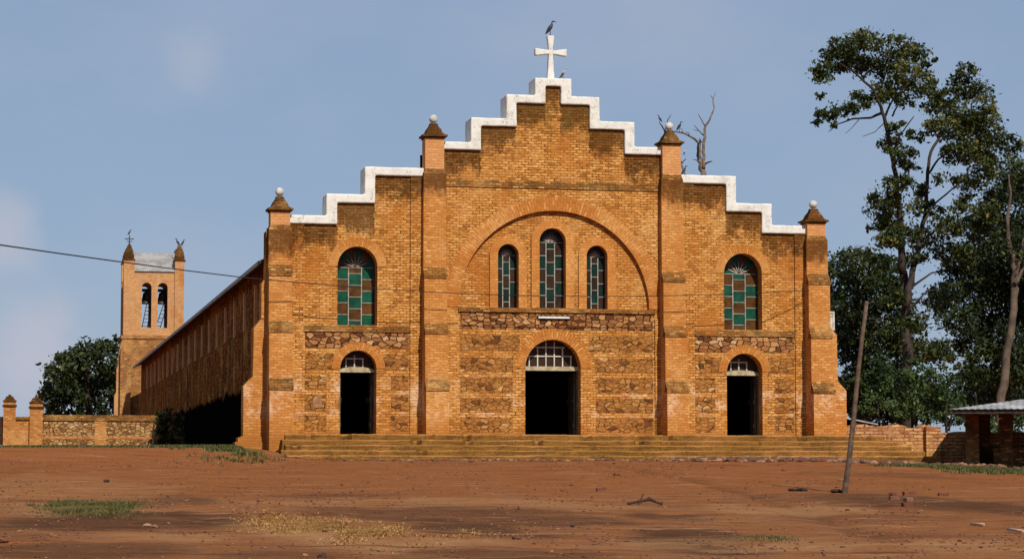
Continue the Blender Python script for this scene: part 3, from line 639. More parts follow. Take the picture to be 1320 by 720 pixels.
# ------------------------------------------------------------------ bell tower
TY = 80.0; tl, tr = at(159, 400, TY).x, at(237, 400, TY).x; tc = (tl+tr)/2
zz = lambda py: at(200, py, TY).z
BT = empty('bell_tower', (tc, TY+2, 0), label='square brick bell tower with two open arches standing behind the left end of the church', cat='tower')
pl, pr = at(173, 400, TY).x, at(225, 400, TY).x
z_led, z_top, z_roof = zz(432), zz(350), zz(338); z_pier = zz(336)
a1 = (at(182.7, 400, TY).x, at(195.2, 400, TY).x); a2 = (at(203.3, 400, TY).x, at(216, 400, TY).x); zo0, zo1 = zz(422), zz(364)
def aro(a): hw = (a[1]-a[0])/2; return arch((a[0]+a[1])/2, hw, zo0, zo1-hw, 12)
D = tr-tl
o_ = [(pl-.2, z_led-.3), (pr+.2, z_led-.3), (pr+.2, z_top), (pl-.2, z_top)]
plate('wall', o_, [aro(a1), aro(a2)], TY+.12, TY+.45, B_TOWER, BT); plate('wall', o_, [aro(a1), aro(a2)], TY+D-.45, TY+D-.12, B_TOWER, BT)
for x0, x1 in ((pl-.25, pl+.05), (pr-.05, pr+.25)):
    o = MB(); o.box(x0, x1, TY+.46, TY+D-.46, z_led-.3, z_top); o.build('wall', B_TOWER, BT)
for (x0, x1) in ((tl, pl), (pr, tr)):
    for (y0, y1) in ((TY, TY+.66), (TY+D-.66, TY+D)):
        o = MB(); o.box(x0, x1, y0, y1, z_led-.2, z_pier); p = o.build('corner_pier', B_TOWER, BT)
        o = MB(); cx, cy = (x0+x1)/2, (y0+y1)/2
        for h, za, zb in ((.37, 0, .10), (.30, .10, .38), (.26, .38, .62), (.20, .62, .80), (.14, .80, .95), (.08, .95, 1.05)): o.box(cx-h, cx+h, cy-h, cy+h, z_pier+za, z_pier+zb)
        o.build('pinnacle_cap', B_CAP, p)
o = MB(); o.box(tl-.12, tr+.12, TY-.12, TY+D+.1, z_led-.22, z_led); o.build('ledge', B_TOWERLOW, BT)
o = MB(); o.box(tl-.06, tr+.05, TY-.05, TY+D+.05, -1, z_led-.2); o.build('base_wall', B_TOWERLOW, BT)
o = MB(); xb = at(150, 500, TY).x; o.prism([(xb-.12, -1), (tl+.3, -1), (tl+.3, z_led-.3), (tl-.1, z_led-.4), (xb+.12, z_led-1.2), (xb+.1, zz(470)), (xb, zz(476)), (xb, zz(505)), (xb-.12, zz(510))], TY+.05, TY+.9); o.build('side_buttress', B_TOWER, BT)
o = MB(); o.box(tl-.16, tl+.5, TY-.45, TY+.1, -1, zz(450)); o.build('front_buttress', B_TOWERLOW, BT)
o = MB(); ym = TY+D/2; n = 24
for side in (-1, 1):   # two slopes of corrugated sheet
    for k in range(n*2):
        x0 = pl-.3+(pr-pl+.6)*k/(n*2); x1 = pl-.3+(pr-pl+.6)*(k+1)/(n*2); h0, h1 = (.03 if k % 2 else 0), (0 if k % 2 else .03)
        ye = ym+side*(D/2-.02); zr = z_roof+.75
        o.add([(x0, ye, z_top-.0+h0), (x1, ye, z_top+h1), (x1, ym, zr+h1), (x0, ym, zr+h0)], [(0, 1, 2, 3) if side < 0 else (3, 2, 1, 0)])
o.build('roof', TIN_OLD, BT)
o = MB(); x0 = (tl+pl)/2; o.tube([(x0, TY+.33, z_pier+1.0), (x0, TY+.33, z_pier+1.6)], .03, 6); o.tube([(x0-.28, TY+.33, z_pier+1.38), (x0+.28, TY+.33, z_pier+1.38)], .028, 6); o.tube([(x0-.16, TY+.33, z_pier+1.22), (x0+.16, TY+.33, z_pier+1.22)], .025, 6)
o.build('iron_cross', IRON, BT)
for a, lab, lx in ((a1, 'dark bronze bell in the left arch of the bell tower', -1), (a2, 'dark bronze bell in the right arch of the bell tower', 1)):
    cx = (a[0]+a[1])/2+.08; zb = zo1-.62
    be = MB(); pr_ = [(.44, -.62), (.42, -.56), (.34, -.40), (.27, -.2), (.25, -.02), (.20, .10), (.06, .16)]
    be.lathe(pr_, (cx, TY+1.6, zb), 18); b = be.build('bell', BRONZE, label=lab, cat='bell', group='bells in the tower')
    y = MB(); y.box(cx-.5, cx+.5, TY+1.5, TY+1.7, zb+.15, zb+.34); y.build('headstock', DARKWOOD, b)
    l = MB(); k0 = Vector((a[0]+.05, TY+1.0, zo0-.1)); k1 = Vector((a[0]+.42, TY+1.35, zo1-1.0)) if lx < 0 else Vector((a[1]-.06, TY+1.35, zo1-.9))
    if lx > 0: k0 = Vector((a[0]-.12, TY+1.0, zo0-.1))
    off = Vector((.34, 0, 0)) if lx < 0 else Vector((.30, 0, 0))
    l.tube([k0, k1], .028, 5); l.tube([k0+off, k1+off*.8], .028, 5)
    for k in range(1, 8): t = k/8; l.tube([k0.lerp(k1, t), (k0+off).lerp(k1+off*.8, t)], .022, 5)
    l.build('ladder', IRON, label='thin ladder leaning inside the %s arch of the bell tower' % ('left' if lx < 0 else 'right'), cat='ladder', group='ladders in the bell tower')
# ------------------------------------------------------------------ yard wall on the left
YW = 38.0
yw = empty('yard_wall', (at(100, 580, YW).x, YW, gz(-13, YW)), label='low rubble and brick yard wall with two capped gate pillars left of the church', cat='wall')
wz = lambda py: at(100, py, YW).z; wx = lambda px: at(px, 550, YW).x
zb = -.9
o = MB(); o.box(wx(46), -8.58, YW, YW+.4, zb, wz(540)); o.build('rubble_wall', RUB_YARD, yw)
o = MB(); o.box(wx(14), wx(46), YW+.02, YW+.38, zb, wz(541)); o.build('brick_infill', B_YARD, yw)
for z0, z1, y in ((wz(542), wz(537), -.06), (wz(537), wz(534.5), -.03), (wz(565.5), wz(562), -.02)):
    o = MB(); o.box(wx(46), -8.56, YW+y, YW+.4-y, z0, z1); o.build('brick_course', B_OLD if y < -.02 else B_YARD, yw)
o = MB(); o.box(wx(14), wx(46), YW-.05, YW+.45, wz(541), wz(537)); o.build('brick_course', B_OLD, yw)
o = MB(); o.box(wx(122), wx(137), YW-.05, YW+.3, zb, wz(542.5)); o.build('pier', B_YARD, yw)
def gate_pillar(pxa, pxb, ptop, par):
    x0, x1 = wx(pxa), wx(pxb); c = (x0+x1)/2; h = (x1-x0)/2; zt = wz(ptop)
    o = MB(); o.box(x0, x1, YW-.2, YW-.2+2*h, zb, zt); p = o.build('gate_pillar', B_YARD, par)
    q = MB(); cy = YW-.2+h
    for k, (hh, za, zb_) in enumerate(((h+.05, -.22, -.14), (h+.03, 0, .07), (h-.05, .07, .15), (h-.10, .15, .24), (h-.2, .24, .32))): q.box(c-hh, c+hh, cy-hh, cy+hh, zt+za, zt+zb_)
    q.build('pillar_cap', B_CAP, p)
gate_pillar(4, 20, 518, yw); gate_pillar(38, 55, 520, yw)
g = MB(); gx = wx(4.6); g.box(gx-2.2, gx, YW+.05, YW+.1, gz(gx, YW)+.1, wz(537)+0.0)
gt = g.build('metal_gate', GATE, label='dark red metal gate leaf at the left edge beside the gate pillar', cat='gate')
g = MB(); g.box(gx-2.2, gx, YW+.03, YW+.05, wz(540), wz(537)); g.box(gx-2.2, gx, YW+.03, YW+.05, wz(560), wz(557)); g.build('gate_rail', IRON, gt)
# ------------------------------------------------------------------ right side: low wall, shelter
lw = empty('low_brick_wall', (11, 1.2, -.7), label='low crumbling brick wall between the church steps and the open shelter', cat='wall')
o = MB(); n = 40
xs = [9.3+(13.05-9.3)*i/n for i in range(n+1)]
def ragged(x0, x1, y0, y1, zbase, ztop, n, amp, seed):
    o = MB(); st = (x1-x0)/n
    pts = []
    for i in range(n+1):
        x = x0+st*i; pts.append((x, ztop+amp*noise.noise(Vector((x*1.7, seed, 0)))+(.04 if random.random() < .3 else 0)))
    o.prism([(x0, zbase), (x1, zbase)]+pts[::-1], y0, y1); return o
ragged(9.3, 12.75, 1.0, 1.35, -1.2, .34, 60, .13, 2).build('brickwork', B_LOW, lw)
ragged(12.76, 24, 1.03, 1.33, -1.3, .12, 40, .05, 5).build('brickwork', B_LOW, lw)
o = MB(); o.box(12.45, 12.95, .8, 1.5, -1.3, .30); o.build('pier', B_LOW, lw)
EY = -4.6; RO = rad(25); c0 = at(1224, 527.5, EY); ez = c0.z; zg = -1.25
sh = empty('open_shelter', (c0.x, EY, 0), label='small open brick shelter with a pale tin hip roof at the right edge', cat='shelter')
sh.rotation_euler = (0, 0, -RO)
def hu(px, v):     # distance along the front, from the roof corner, of a sight line at depth v under the roof
    lo, hi = -3., 12.
    for _ in range(50):
        u = (lo+hi)/2; w = Vector((c0.x+u*cos(RO)+v*sin(RO), EY-u*sin(RO)+v*cos(RO), 0))-CAM; w.z = 0
        q = 660+FPX*w.dot(_rt)/w.dot(Vector((sin(YAW), cos(YAW), 0)))*1.003
        if q < px: lo = u
        else: hi = u
    return lo
V0 = 2.2
def sb(name, u0, u1, v0, v1, z0, z1, mat=None):
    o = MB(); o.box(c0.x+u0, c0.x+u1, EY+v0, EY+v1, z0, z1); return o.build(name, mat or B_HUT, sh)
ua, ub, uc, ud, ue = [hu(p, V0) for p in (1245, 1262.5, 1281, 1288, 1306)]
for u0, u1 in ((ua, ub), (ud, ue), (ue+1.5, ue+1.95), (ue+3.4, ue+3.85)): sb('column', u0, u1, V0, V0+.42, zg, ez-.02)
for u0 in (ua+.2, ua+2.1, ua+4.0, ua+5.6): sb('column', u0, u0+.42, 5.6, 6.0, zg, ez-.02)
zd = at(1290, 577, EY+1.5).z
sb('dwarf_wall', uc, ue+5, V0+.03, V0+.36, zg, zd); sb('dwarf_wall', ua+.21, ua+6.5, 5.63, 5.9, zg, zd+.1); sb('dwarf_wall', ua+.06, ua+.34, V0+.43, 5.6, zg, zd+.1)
def hip(U=9.5, Vd=7.6, rise=.62):
    o = MB(); x0, y0 = c0.x, EY; r = Vd/2; n = 100
    for side, ya in ((-1, y0), (1, y0+Vd)):
        for k in range(n):
            xa, xb = x0+U*k/n, x0+U*(k+1)/n; ma, mb = min(r, xa-x0, x0+U-xa), min(r, xb-x0, x0+U-xb); ca, cb = (.02 if k % 2 else 0), (0 if k % 2 else .02)
            p = [(xa, ya, ez+ca), (xb, ya, ez+cb), (xb, ya-side*mb, ez+mb*rise/r+cb), (xa, ya-side*ma, ez+ma*rise/r+ca)]
            o.add(p, [(0, 1, 2, 3) if side < 0 else (3, 2, 1, 0)])
    for xe, d in ((x0, 1), (x0+U, -1)):
        for k in range(40):
            ya, yb = y0+Vd*k/40, y0+Vd*(k+1)/40; ma, mb = min(ya-y0, y0+Vd-ya), min(yb-y0, y0+Vd-yb); ca, cb = (.02 if k % 2 else 0), (0 if k % 2 else .02)
            o.add([(xe, ya, ez+ca), (xe, yb, ez+cb), (xe+d*mb, yb, ez+mb*rise/r+cb), (xe+d*ma, ya, ez+ma*rise/r+ca)], [(3, 2, 1, 0) if d > 0 else (0, 1, 2, 3)])
    return o
rf = hip().build('roof', TIN, sh)
o = MB(); X0 = c0.x; o.box(X0+.08, X0+9.4, EY+.08, EY+.14, ez-.12, ez-.012); o.box(X0+.08, X0+.14, EY+.15, EY+7.5, ez-.12, ez-.012); o.box(X0+.3, X0+9.2, EY+V0+.1, EY+V0+.2, ez-.018, ez+.14); o.build('rafter_beam', DARKWOOD, rf)
sd_ = empty('tin_shed', (13.5, 14, -.6), label='small pale tin-roofed shed half hidden behind the low wall right of the church', cat='shed')
c = at(1112, 545, 14)
o = MB(); o.box(c.x-2.2, c.x+.35, 13.6, 17, -1, at(1112, 549, 14).z); o.build('wall', B_HUT, sd_)
o = MB(); za = at(1112, 533, 14).z; zb2 = at(1112, 547, 14).z
o.hexa([(c.x-2.4, 13.4, zb2+.5), (c.x+.55, 13.4, zb2-.05), (c.x+.55, 17.2, zb2-.05), (c.x-2.4, 17.2, zb2+.5), (c.x-2.4, 13.4, zb2+.54), (c.x+.55, 13.4, zb2), (c.x+.55, 17.2, zb2+.02), (c.x-2.4, 17.2, zb2+.56)]); o.build('roof', TIN, sd_)
# ------------------------------------------------------------------ pole, wire, lamp
b = G(1089, 636); tp = at(1117, 388, b.y)
o = MB(); pts = [b+Vector((0, 0, -.4))]+[b.lerp(tp, t)+Vector((.012*sin(t*7), .01*cos(t*5), 0)) for t in (0, .2, .4, .6, .8, 1)]
o.tube(pts, [.060, .058, .053, .050, .046, .042, .038], 10); o.build('wooden_pole', POLEWOOD, label='thin leaning wooden pole standing alone in the red dirt yard', cat='pole')
anchor = Vector((8.30, -.36, at(1041, 374, -.36).z))
wy = lambda t: -5.5*(1-t)**1.0-.36
o = MB(); P_ = []
wire_px = [(-260, 288), (0, 315.5), (80, 327), (160, 338), (240, 348.5), (310, 357), (400, 365.5), (480, 371.5), (560, 376.5), (640, 380), (707, 381.5), (780, 382), (860, 381), (940, 378.5), (1000, 376)]
for px, py in wire_px:
    t = min(1, (px+260)/600); P_.append(at(px, py, -5.0*(1-t)-1.0))
P_.append(anchor); o.tube(P_, [.022-.0105*min(1, i/7) for i in range(len(P_))], 6); w = o.build('power_line', WIRE, label='thin sagging black cable strung across the church front from the left', cat='cable')
o = MB(); o.tube([anchor+Vector((-.03, -.02, 0)), anchor+Vector((-.03, .25, 0))], [.03, .045], 8); o.build('insulator', IRON, w)
a, b = at(694, 409, -.08), at(734, 409, -.08); o = MB(); o.box(a.x, b.x, -.10, -.065, a.z-.02, a.z+.03); lt = o.build('tube_light', PLASTIC, label='white fluorescent tube fitting above the main church door', cat='lamp')
o = MB(); o.box(a.x-.03, b.x+.03, -.064, -.005, a.z-.0, a.z+.055); o.build('fitting', IRON, lt)
# ------------------------------------------------------------------ trees
def foliage(name, clumps, mat, parent, leaf, seed, up=.4, droop=.0):
    rnd = random.Random(seed); V, F, T = [], [], []
    for c, r, n, ry in clumps:
        base = rnd.uniform(0, .55)
        # sub-sprigs inside each clump: leaves gather round twig ends
        nsub = max(4, int(n/40)); subs = []
        for _ in range(nsub):
            while True:
                q = Vector((rnd.uniform(-1, 1), rnd.uniform(-1, 1), rnd.uniform(-1, 1)))
                if .15 < q.length < 1: break
            q = q*(q.length**-.35); subs.append((Vector((q.x*r, q.y*r*ry, q.z*r*.72)), rnd.uniform(.18, .36)*r))
        for _ in range(n):
            s0, sr = rnd.choice(subs)
            p = Vector(c)+s0+Vector((rnd.gauss(0, sr), rnd.gauss(0, sr), rnd.gauss(0, sr*.7)))
            nrm = Vector((rnd.gauss(0, 1), rnd.gauss(0, 1)-.25, rnd.gauss(0, 1)+up)).normalized()
            t = nrm.cross(Vector((rnd.gauss(0, 1), rnd.gauss(0, 1), rnd.gauss(0, 1)-droop))).normalized(); bt = nrm.cross(t)
            L = leaf*rnd.uniform(.5, 1.6); Wd = L*rnd.uniform(.34, .62); b = len(V)
            V += [p-t*L*.5, p+bt*Wd*.5+nrm*L*.06, p+t*L*.5, p-bt*Wd*.5+nrm*L*.06]; F.append((b, b+1, b+2, b+3)); T.append(min(1, max(0, base+rnd.gauss(.18, .24))))
    me = bpy.data.meshes.new(name); me.from_pydata(V, [], F); me.materials.append(mat)
    a_ = me.attributes.new('tint', 'FLOAT', 'FACE'); a_.data.foreach_set('value', T)
    return link(name, me, parent)
def px_clumps(lst, Y, spread, dens, seed, ry=1.2):
    rnd = random.Random(seed); o = []
    for px, py, r in lst:
        y = Y+rnd.uniform(-spread, spread); p = at(px, py, y); rr = 1.22*r*(p-CAM).length/FPX
        o.append((p, rr, int(dens*rr*rr*rnd.uniform(.75, 1.2)), ry))
    return o
def branches(name, lines, Y, mat, parent, seed, n=8, k_=1.):
    """each line: list of (px, py, radius in px); depth wanders a little"""
    rnd = random.Random(seed); o = MB()
    for ln in lines:
        dy = rnd.uniform(-.15, .15); step = rnd.uniform(-.5, .5); pts = []; rr = []
        for i, (px, py, r) in enumerate(ln):
            p = at(px, py, Y+dy+step*i); pts.append(p); rr.append(max(.006, k_*r*(p-CAM).length/FPX))
        # subdivide with wobble
        P2, R2 = [], []
        for i in range(len(pts)-1):
            for k in range(4):
                t = k/4; w = rr[i]*.35
                P2.append(pts[i].lerp(pts[i+1], t)+Vector((rnd.uniform(-w, w), rnd.uniform(-w, w), 0)) if (i or k) else pts[0]); R2.append(rr[i]*(1-t)+rr[i+1]*t)
        P2.append(pts[-1]); R2.append(rr[-1]); o.tube(P2, R2, n)
    return o.build(name, mat, parent)
def Z(x, y, sc=2.4, ox=1020, oy=20): return ox+x/sc, oy+y/sc
def tree_root(name, px, Y, label, cat='tree', group=None):
    x = at(px, 540, Y).x; return empty(name, (x, Y, gz(x, Y)), label=label, cat=cat, group=group)
def dn(px, Y):  # pixel row of the ground at that depth
    p = at(px, 540, Y); z = gz(p.x, Y)-.3; d = (p-CAM); lo, hi = 400., 720.
    for _ in range(40):
        m_ = (lo+hi)/2
        if at(px, m_, Y).z > z: lo = m_
        else: hi = m_
    return lo
TREES = 'trees behind the church and shelter on the right'
# tall tree: two leaders
YT = 16.
tt = tree_root('tall_tree', 1168, YT, 'tallest broadleaf tree right of the church, open crown on a long bare leader', group=TREES)
br = [[(1170, dn(1170, YT), 13), (1169, 482, 11.5), (1167, 411, 10), (1164, 350, 8.5)],
      [(1164, 352, 8.2), (1162, 310, 7), (1158, 265, 5.5), (1153.5, 222, 4.8), (1149, 195, 4.3), (1143, 165, 4), (1138, 145, 3.6), (1126, 116, 2.8), (1103, 95, 1.8), (1080, 80, 1)],
      [(1138, 145, 3), (1122, 152, 2.1), (1100, 153, 1.6), (1080, 160, 1.1), (1068, 170, .6)], [(1140, 152, 2.6), (1150, 130, 2), (1172, 105, 1.5), (1186, 85, .9)], [(1132, 128, 2.2), (1140, 100, 1.6), (1150, 70, .9)],
      [(1150, 150, 2), (1156, 138, 1.6), (1160, 130, 1.2)], [(1150, 198, 2.2), (1160, 175, 1.6), (1178, 150, 1)],
      [(1167, 395, 8), (1176, 350, 6), (1186, 310, 5), (1193, 270, 4.2), (1195, 230, 3.6), (1200, 195, 3), (1215, 170, 2.4), (1240, 145, 2), (1250, 120, 1.2), (1246, 95, .8)],
      [(1196, 225, 2.4), (1210, 205, 1.9), (1225, 195, 1.5), (1260, 185, 1)], [(1189, 290, 3), (1205, 262, 2), (1232, 240, 1.4), (1262, 215, 1)], [(1193, 262, 2.2), (1180, 250, 1.4), (1170, 232, 1)],
      [(1186, 312, 2.4), (1215, 290, 1.6), (1245, 270, 1)], [(1180, 338, 2.4), (1172, 300, 1.6), (1160, 285, 1)], [(1172, 372, 2.6), (1200, 352, 1.6), (1232, 345, 1), (1262, 352, .6)], [(1170, 400, 2.6), (1195, 375, 1.4), (1215, 372, .8)],
      [(1140, 158, 1), (1128, 170, .7), (1112, 176, .5)], [(1108, 153, .9), (1098, 165, .5), (1090, 172, .4)]]
branches('trunk', br, YT, BARK, tt, 1, 8, .66)
cl = [(130,110,40),(180,85,38),(245,75,36),(330,95,34),(385,125,32),(425,145,18),(105,180,32),(150,140,40),(200,150,40),(290,150,44),(360,180,42),(95,245,14),(75,315,22),(110,300,26),(165,290,28),(215,262,28),(120,335,14),(270,235,34),(335,225,36),(400,210,36),(430,245,28),(350,265,24),
      (540,170,26),(520,215,30),(565,240,34),(600,275,30),(478,260,34),(440,285,28),(530,300,42),(590,330,38),(490,345,44),(560,385,46),(625,375,36),(672,398,30),(705,398,12),(640,430,34),(580,450,38),(520,420,40),(440,345,28),(600,480,32),(555,520,30),(550,340,40),
      (330,350,24),(315,395,28),(350,430,30),(395,370,24),(375,460,22),(300,410,16),(330,515,34),(300,560,34),(250,555,20),(275,600,34),(320,640,40),(350,690,42),(420,545,26),(480,510,24),(440,600,26),(480,650,36),(430,690,40),(560,580,34),(600,620,36),(505,590,20),(560,660,40), (620,560,24),(300,690,30),(380,600,24)]
cl = [(*Z(x, y), r/2.4) for x, y, r in cl]
cl += [(1130, 290, 10), (1175, 330, 14), (1210, 385, 16), (1185, 420, 16), (1150, 385, 14), (1135, 340, 13), (1215, 320, 14), (1240, 330, 15), (1190, 452, 16), (1212, 452, 14), (1225, 470, 10)]
foliage('crown', px_clumps(cl, YT, 1.6, 1900, 11), LEAF, tt, .15, 21)
# dense tree close behind the church corner
YD = 30.
dt = tree_root('dense_tree', 1110, YD, 'dense dark tree crown showing just beside the right church buttress', group=TREES)
branches('trunk', [[(1112, dn(1112, YD), 9), (1114, 480, 8), (1110, 430, 6), (1105, 380, 4), (1100, 340, 2)], [(1112, 440, 5), (1130, 400, 3), (1150, 360, 1.5)], [(1112, 450, 4), (1092, 410, 2.5), (1080, 370, 1.5)]], YD, BARK, dt, 2)
cl = [(1078,345,17),(1095,335,18),(1112,332,17),(1130,338,15),(1146,350,14),(1080,370,20),(1105,362,22),(1130,368,20),(1152,375,18),(1075,400,18),(1098,395,24),(1125,400,24),(1150,405,22),(1085,430,20),(1110,430,26),(1138,432,24),(1160,428,18),(1090,462,20),(1115,462,26),(1140,465,24),(1098,495,20),(1120,498,24),(1145,495,22),(1165,460,16), (1072,380,12),(1175,440,14),(1100,520,18),(1075,440,14),(1200,452,14)]
foliage('crown', px_clumps(cl, YD, 2.5, 1100, 12), LEAF_DK, dt, .18, 22)
# right-hand tree with the pale trunk
YR = 22.
rt_ = tree_root('pale_trunk_tree', 1295, YR, 'big dark tree at the right edge with a pale forked trunk', group=TREES)
branches('trunk', [[(1290, dn(1290, YR), 10), (1291, 508, 9.5), (1297, 460, 8.5), (1305, 410, 8), (1308, 365, 7.5), (1306.5, 335, 6.5), (1300, 310, 4.5), (1298, 280, 3.6), (1303, 250, 2.8), (1300, 225, 2)],
         [(1308, 366, 5), (1316, 350, 4), (1328, 330, 3), (1345, 300, 2)], [(1305, 405, 4.5), (1312, 370, 3), (1310, 440, 1)][:2], [(1309, 362, 4), (1316, 325, 3), (1324, 290, 2)]], YR, PALEBARK, rt_, 3, 8, .62)
cl = [(1310,222,20),(1318,245,24),(1292,255,18),(1275,275,16),(1300,285,24),(1325,290,26),(1262,300,14),(1280,315,22),(1310,325,28),(1240,325,13),(1256,335,18),(1225,345,12),(1245,360,20),(1275,355,26),(1305,365,28),(1330,360,26),(1222,375,16),(1250,390,22),(1280,398,26),(1312,405,26),(1215,395,13),(1235,415,18),(1262,425,22),(1290,440,24),(1318,450,26),(1245,445,14),(1270,465,20),(1300,480,24),(1325,490,24),(1255,480,12),(1290,510,20),(1335,240,26),(1345,330,30),(1345,420,30)]
rng_ = random.Random(5)
foliage('crown', px_clumps([q for q in cl], YR+3.0, 2.0, 1500, 13), LEAF_DK, rt_, .17, 23)
# trees further back
for i, (px, Y, lab, cl) in enumerate([
    (1265, 48., 'dark tree filling the gap behind the shelter roof', [(1245,500,22),(1270,490,24),(1295,500,24),(1320,505,24),(1255,525,20),(1285,530,22),(1310,535,22),(1340,520,24),(1230,520,16)]),
    (1160, 44., 'shadowy tree low behind the tall trunk', [(1150,500,22),(1175,505,22),(1128,510,20),(1195,515,20),(1160,530,22),(1110,525,18),(1140,535,20),(1085,500,16),(1215,525,16)])]):
    r_ = tree_root('background_tree', px, Y, lab, group=TREES)
    branches('trunk', [[(px, dn(px, Y), 6), (px+2, 540, 5), (px-3, 505, 3)], [(px+1, 545, 3), (px+14, 515, 1.5)]], Y, BARK, r_, 30+i)
    foliage('crown', px_clumps(cl, Y, 2.5, 620, 40+i), LEAF_DK, r_, .26, 50+i)
# bushes over the low wall
BUSH = 'bushes behind the low brick wall'
for i, (px, Y, lab, cl) in enumerate([
    (1135, 7., 'leafy bush rising behind the leaning pole and the low wall', [(1128,480,13),(1140,470,14),(1122,500,13),(1140,495,15),(1152,510,14),(1130,520,14),(1146,530,13),(1116,525,10),(1155,485,11)]),
    (1178, 8., 'tall green bush behind the middle of the low wall', [(1165,492,14),(1180,483,15),(1195,490,14),(1172,510,16),(1192,512,16),(1182,530,15),(1163,528,13),(1200,530,13),(1185,470,10)]),
    (1222, 7.5, 'bush drooping over the low wall beside the shelter roof', [(1212,500,14),(1226,492,14),(1215,518,15),(1232,515,14),(1222,535,14),(1240,530,12),(1206,538,11),(1238,545,9)]),
    (1262, 6.5, 'dark bush seen through the shelter columns', [(1262,545,12),(1275,550,12),(1270,562,11),(1255,560,10),(1310,550,13),(1300,560,10)])]):
    r_ = tree_root('bush', px, Y, lab, 'bush', BUSH)
    branches('stem', [[(px, dn(px, Y), 2.2), (px-2, 540, 1.8), (px-5, 505, 1)], [(px+1, 555, 1.6), (px+8, 520, .8)]], Y, BARK, r_, 60+i)
    foliage('leaves', px_clumps(cl, Y, .8, 1300, 70+i, 1.0), LEAF_MID, r_, .135, 80+i)
# round tree on the left
YL = 95.
lt_ = tree_root('round_tree', 112, YL, 'round dark tree behind the yard wall left of the bell tower')
branches('trunk', [[(115, dn(115, YL), 5), (114, 525, 4.5), (112, 490, 3), (110, 465, 1.5)], [(114, 515, 3), (90, 490, 1.5), (75, 480, .8)], [(114, 505, 3), (135, 475, 1.5)]], YL, BARK, lt_, 4)
cl = [(78,480,14),(72,500,14),(64,515,12),(90,465,14),(104,458,13),(118,456,14),(130,450,12),(142,445,11),(150,452,10),(92,485,16),(112,478,17),(132,472,16),(148,470,13),(84,505,16),(104,505,18),(126,500,18),(146,495,15),(70,525,14),(95,525,17),(120,525,17),(143,520,15),(56,508,7),(150,510,12),(60,495,6)]
foliage('crown', px_clumps(cl, YL, 2.5, 420, 14), LEAF_DK, lt_, .32, 24)
r_ = tree_root('bush', 196, 37.2, 'dark leafy creeper bush where the yard wall meets the church side', 'bush')
branches('stem', [[(197, dn(197, 37.2), 1.5), (197, 560, 1.2), (199, 540, .8)]], 37.2, BARK, r_, 66)
foliage('leaves', px_clumps([(206,538,6),(207,548,7),(208,560,7),(206,571,5),(212,532,6),(216,545,8),(215,553,7),(214,564,8),(224,538,8),(228,552,8),(226,566,8),(236,545,7),(238,562,7),(206,573,6),(222,575,6),(216,530,5)], 37.2, .3, 900, 76, 1.0), LEAF_DK, r_, .16, 86)
# dead tree behind the roof
YX = 34.
dd = tree_root('dead_tree', 905, YX, 'bare dead tree rising behind the church roof beside the inner right pinnacle')
dl = lambda x, y: Z(x, y, 5.54, 840, 120)
def dline(l): return [(*dl(x, y), r) for x, y, r in l]
branches('trunk', [[(908, dn(908, YX), 8), (908, 400, 6), (906.5, 230, 3.8)]+dline([(365,560,3.6),(345,480,3.2),(335,410,2.9),(345,345,2.2)]), dline([(372,540,2.4),(370,470,2),(372,400,2),(380,310,1.8),(382,240,1.5),(410,200,1.2),(430,150,1),(447,105,.9),(438,40,.7),(425,20,.4)]), dline([(438,40,.5),(452,10,.4),(455,-5,.3)]),
    dline([(340,360,1.8),(310,330,1.5),(260,300,1.3),(225,285,1.1),(180,277,1),(150,275,.6)]), dline([(225,285,.6),(218,262,.5),(205,250,.4)]), dline([(270,300,.6),(268,285,.5),(245,278,.4)]), dline([(368,300,.9),(335,265,.6),(305,230,.4)]), dline([(340,270,.5),(300,262,.35)]), dline([(380,235,.9),(355,190,.6),(332,150,.4)]),
    dline([(375,510,1.3),(400,495,1),(432,485,.7)]), dline([(350,500,.9),(320,478,.6),(296,474,.4)]), dline([(355,350,1),(340,322,.6)])], YX, DEADWOOD, dd, 5, 7)
YX2 = 30.
d2 = tree_root('dead_sapling', 885, YX2, 'thin dead sapling poking up between the pinnacle and the dead tree')
branches('trunk', [[(885, dn(885, YX2), 3), (885, 300, 2)]+dline([(240,590,1.4),(225,540,1.2),(210,490,1),(197,440,.8),(190,385,.5)]), dline([(215,500,.8),(245,468,.5)]), dline([(205,475,.6),(185,465,.4)]), dline([(222,530,.6),(195,522,.35)])], YX2, DEADWOOD, d2, 6, 6)
d3 = tree_root('dead_branch_tree', 850, 33., 'dead treetop with bare twigs behind the inner right pinnacle ball')
branches('trunk', [[(858, dn(858, 33.), 3.5), (858, 300, 2.4)]+dline([(100,330,1.2),(90,260,1),(70,230,.8),(55,210,.5)]), dline([(95,270,.7),(115,190,.6),(140,155,.4)])], 33., DEADWOOD, d3, 7, 6)
